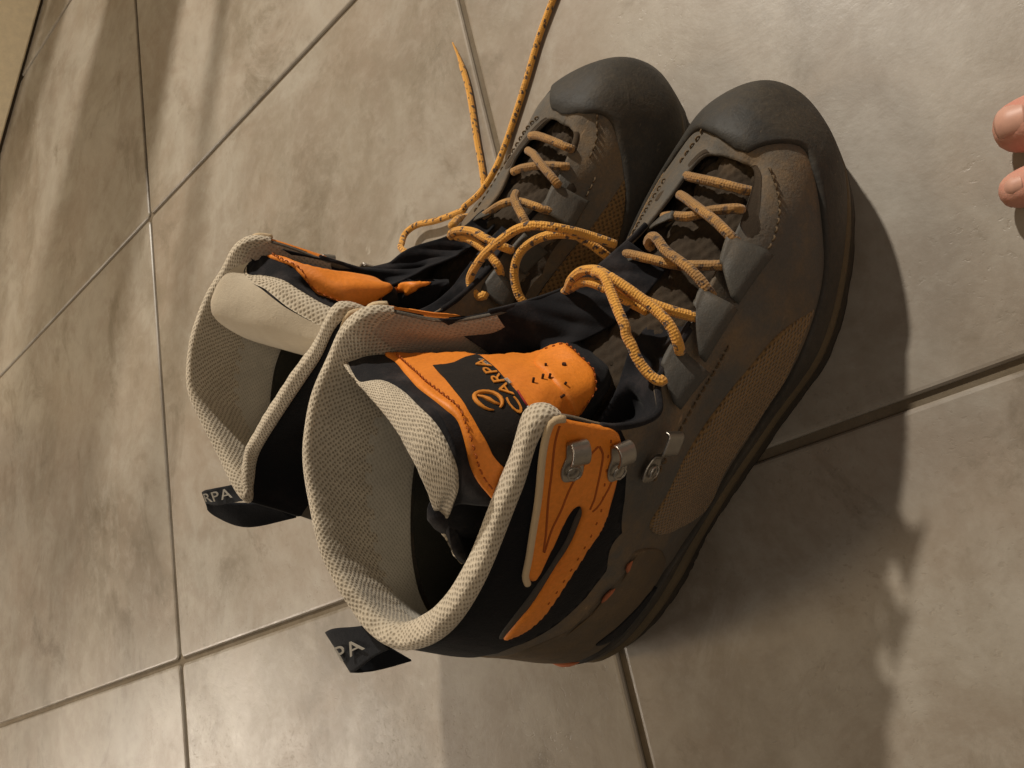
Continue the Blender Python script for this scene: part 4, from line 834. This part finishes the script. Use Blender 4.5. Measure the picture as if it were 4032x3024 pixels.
    # ---- laces
    for k, P in DATA['L%d' % which].items():
        tube('lace', conv(P), .0020, M['lace'] if k.startswith(('loop', 'strand')) else M['lace_dirty'], boot)
    if which == 2:
        for k, P in DATA['LF'].items():
            tube('lace', conv(P), .0021, M['lace'], boot, taper=([0, .06, .1, 1], [.25, .55, 1, 1]) if k == 'b' else None)
    # ---- hooks
    def hook(base, tip, plate=False):
        base, tip = np.array(base), np.array(tip); X = sh.p([base], .0027)[0]; Nn = sh.n([base])[0]; Y = sh.p([tip], .0027)[0]
        d = Y - X; d -= (d @ Nn) * Nn; d /= np.linalg.norm(d); e_ = np.cross(Nn, d)
        path = [(-.0062, .0003, .0012), (-.0052, .0008, .0034), (-.0030, .0010, .0044), (0, .0011, .0045), (.0030, .0011, .0036), (.0052, .0012, .0029), (.0085, .0014, .0031), (.0110, .0022, .0034), (.0124, .0042, .0035), (.0122, .0064, .0035), (.0104, .0078, .0035), (.0080, .0080, .0036), (.0058, .0072, .0036), (.0046, .0058, .0034)]
        path = np.array(path) * .86; path[:, 1] *= .80
        if plate: path = np.array([(-.0060, .0003, .0014), (-.0048, .0008, .0036), (-.0024, .0010, .0044), (.0008, .0011, .0040), (.0035, .0014, .0028), (.0052, .0026, .0030), (.0060, .0044, .0044), (.0072, .0054, .0050), (.0100, .0056, .0051), (.0132, .0056, .0051), (.0146, .0048, .0050), (.0148, .0030, .0046)])
        Pp = resample(path, 44); rowsP = []
        for a, n_, w_ in Pp: rowsP.append([X + d * a + Nn * n_ + e_ * w_ * q for q in (-1, -.9, -.5, 0, .5, .9, 1)])
        h = grid('lace_hook', np.array(rowsP), M['metal'], boot, solid=.0009)
        aa = np.linspace(0, 2 * math.pi, 25)
        ringP = np.array([X + d * (-.0012) + Nn * .0019 + (np.cos(q) * d + np.sin(q) * e_) * .0024 for q in aa])
        tube('rivet', ringP, .00045, M['metal'], h, sides=6)
    for s_ in (0, 1):
        for b_, t_ in DATA['HK'][:3 if s_ == 0 else 2]:
            if s_: b_, t_ = mir([b_, t_]); b_[1] -= 1.3; t_[1] -= 1.3
            hook(b_, t_, [b_, t_] == DATA['HK'][2])
    if which == 1:
        X = np.array(DATA['PT1'][0]); aa = np.linspace(0, 2 * math.pi, 29)
        uv0 = min(((u_, v_) for u_ in np.arange(18.6, 20.6, .1) for v_ in np.arange(7.5, 9.6, .1)), key=lambda q: np.linalg.norm(S.p(*q) - S.n(*q) * .0085 - X))
        C0 = sh.p([uv0], -.0090)[0]; Nn = -sh.n([uv0])[0]; t1 = np.cross(Nn, [0, 0, 1.0]); t1 /= np.linalg.norm(t1); t2 = np.cross(Nn, t1)
        for r_, rr in ((.0034, .0009), (.0014, .0008)):
            tube('rivet_back', np.array([C0 + (np.cos(q) * t1 + np.sin(q) * t2) * r_ for q in aa]), rr, M['lining_pink'], boot, sides=8)
    # ---- pull tab at the heel
    Gp = np.array(DATA['PULL%d' % which]); GL = np.array([[a + (b - a) * q for q in np.linspace(0, 1, 4)] for a, b in Gp]); PS = Surf(GL, False)
    a_ = np.linspace(0, len(Gp) - 1, 50); b_ = np.linspace(0, 3, 16); U, V = np.meshgrid(a_, b_, indexing='ij')
    pt = grid('pull_tab', conv(PS.p(U, V)), M['pull'], boot, solid=.0011)
    nz = PS.n(1.0, 1.5); ph = Sheet(PS, conv, 1.0 if nz[2] > 0 else -1.0)
    path = [[2.6, 2.1], [1.8, 2.1], [.9, 2.1]]
    text_on('lettering', ph, 'PA' if which == 1 else 'RPA', path, .0062 if which == 1 else .0050, M['print_grey'], pt, .0012, .0003, 1.1)
    return boot

make_boot(1, 'right hiking boot nearer the viewer, with the black SCARPA label visible on its orange tongue')
make_boot(2, 'left hiking boot lying behind, its long orange lace end trailing over the tiles')

# ------------------------------------------------------------------ the photographer's bare toes at the right edge
def make_foot():
    foot = empty('person', (.74, .07, 0))
    J = []; R_ = []; E = []
    def add(p, r, prev=None):
        J.append((p[0] - .74, p[1] - .07, p[2])); R_.append(r); i = len(J) - 1
        if prev is not None: E.append((prev, i))
        return i
    a = add((.872, .022, .070), .034); b = add((.900, .014, .150), .036, a); c_ = add((.925, .010, .300), .045, b); add((.945, .005, .430), .055, c_)
    h = add((.905, .010, .034), .031, a)
    m1 = add((.825, .036, .046), .029, a); m2 = add((.785, .048, .033), .024, m1)
    roots = [((.745, .0700, .0190), (.717, .0775, .0150), (.7005, .0822, .0128), (.6875, .0858, .0112), .0140, .0120, .0122, .0088),
             ((.742, .0480, .0180), (.717, .0545, .0160), (.6915, .0600, .0105), (.6805, .0625, .0085), .0108, .0092, .0090, .0064),
             ((.750, .0300, .0170), (.728, .0350, .0145), (.7130, .0385, .0090), (.7050, .0402, .0078), .0104, .0088, .0084, .0060),
             ((.760, .0140, .0160), (.742, .0180, .0130), (.7285, .0212, .0085), (.7210, .0230, .0075), .0100, .0084, .0080, .0058),
             ((.772, -.0020, .0155), (.757, .0010, .0125), (.7455, .0035, .0080), (.7390, .0050, .0070), .0096, .0080, .0076, .0056)]
    tips = []
    for p, q, t, e, r0, r1, r2, r3 in roots:
        i = add(p, r0, m2); j = add(q, r1, i); k = add(t, r2, j); add(e, r3, k); tips.append((t, r2, q))
    me = bpy.data.meshes.new('bare_foot'); me.from_pydata(J, E, []); ob = bpy.data.objects.new('bare_foot', me); COL.objects.link(ob); ob.parent = foot
    me.skin_vertices or None
    md = ob.modifiers.new('skin', 'SKIN'); md.use_smooth_shade = True
    if not me.skin_vertices: me.attributes
    sv = me.skin_vertices[0].data if me.skin_vertices else None
    if sv is None:
        bpy.context.view_layer.objects.active = ob; bpy.ops.mesh.customdata_skin_add(); sv = me.skin_vertices[0].data
    for k, r in enumerate(R_): sv[k].radius = (r, r)
    for k in sv: k.use_root = False
    sv[0].use_root = True
    sd = ob.modifiers.new('smooth', 'SUBSURF'); sd.levels = sd.render_levels = 2
    me.materials.append(M['skin'])
    # toenails: curved plates on the first two toes
    for n_, (t, r, q) in enumerate(tips[:2]):
        t = np.array(t) - np.array([.74, .07, 0]); q = np.array(q) - np.array([.74, .07, 0]); d = t - q; d /= np.linalg.norm(d); sdir = np.cross(d, [0, 0, 1.0]); sdir /= np.linalg.norm(sdir); up = np.cross(sdir, d)
        L_, W_ = (.0110, .0098) if n_ == 0 else (.0070, .0052); G = []
        for a_ in np.linspace(-1, 1, 13):
            row = []
            for b_ in np.linspace(-1, 1, 13):
                x_ = a_ * (1 - .18 * b_ * b_) * L_ * .5; ang = b_ * .86
                row.append(t + d * (x_ + r * .36) + (sdir * math.sin(ang) * W_ * .75 + up * (math.cos(ang) * W_ * .75 - W_ * .75 + r * (.86 - .24 * max(0, a_) ** 2))))
            G.append(row)
        grid('toenail', np.array(G), M['nail'], foot, solid=.0004)
    return tag(foot, 'person standing barefoot, only two toes showing at the right edge', 'person')
make_foot()
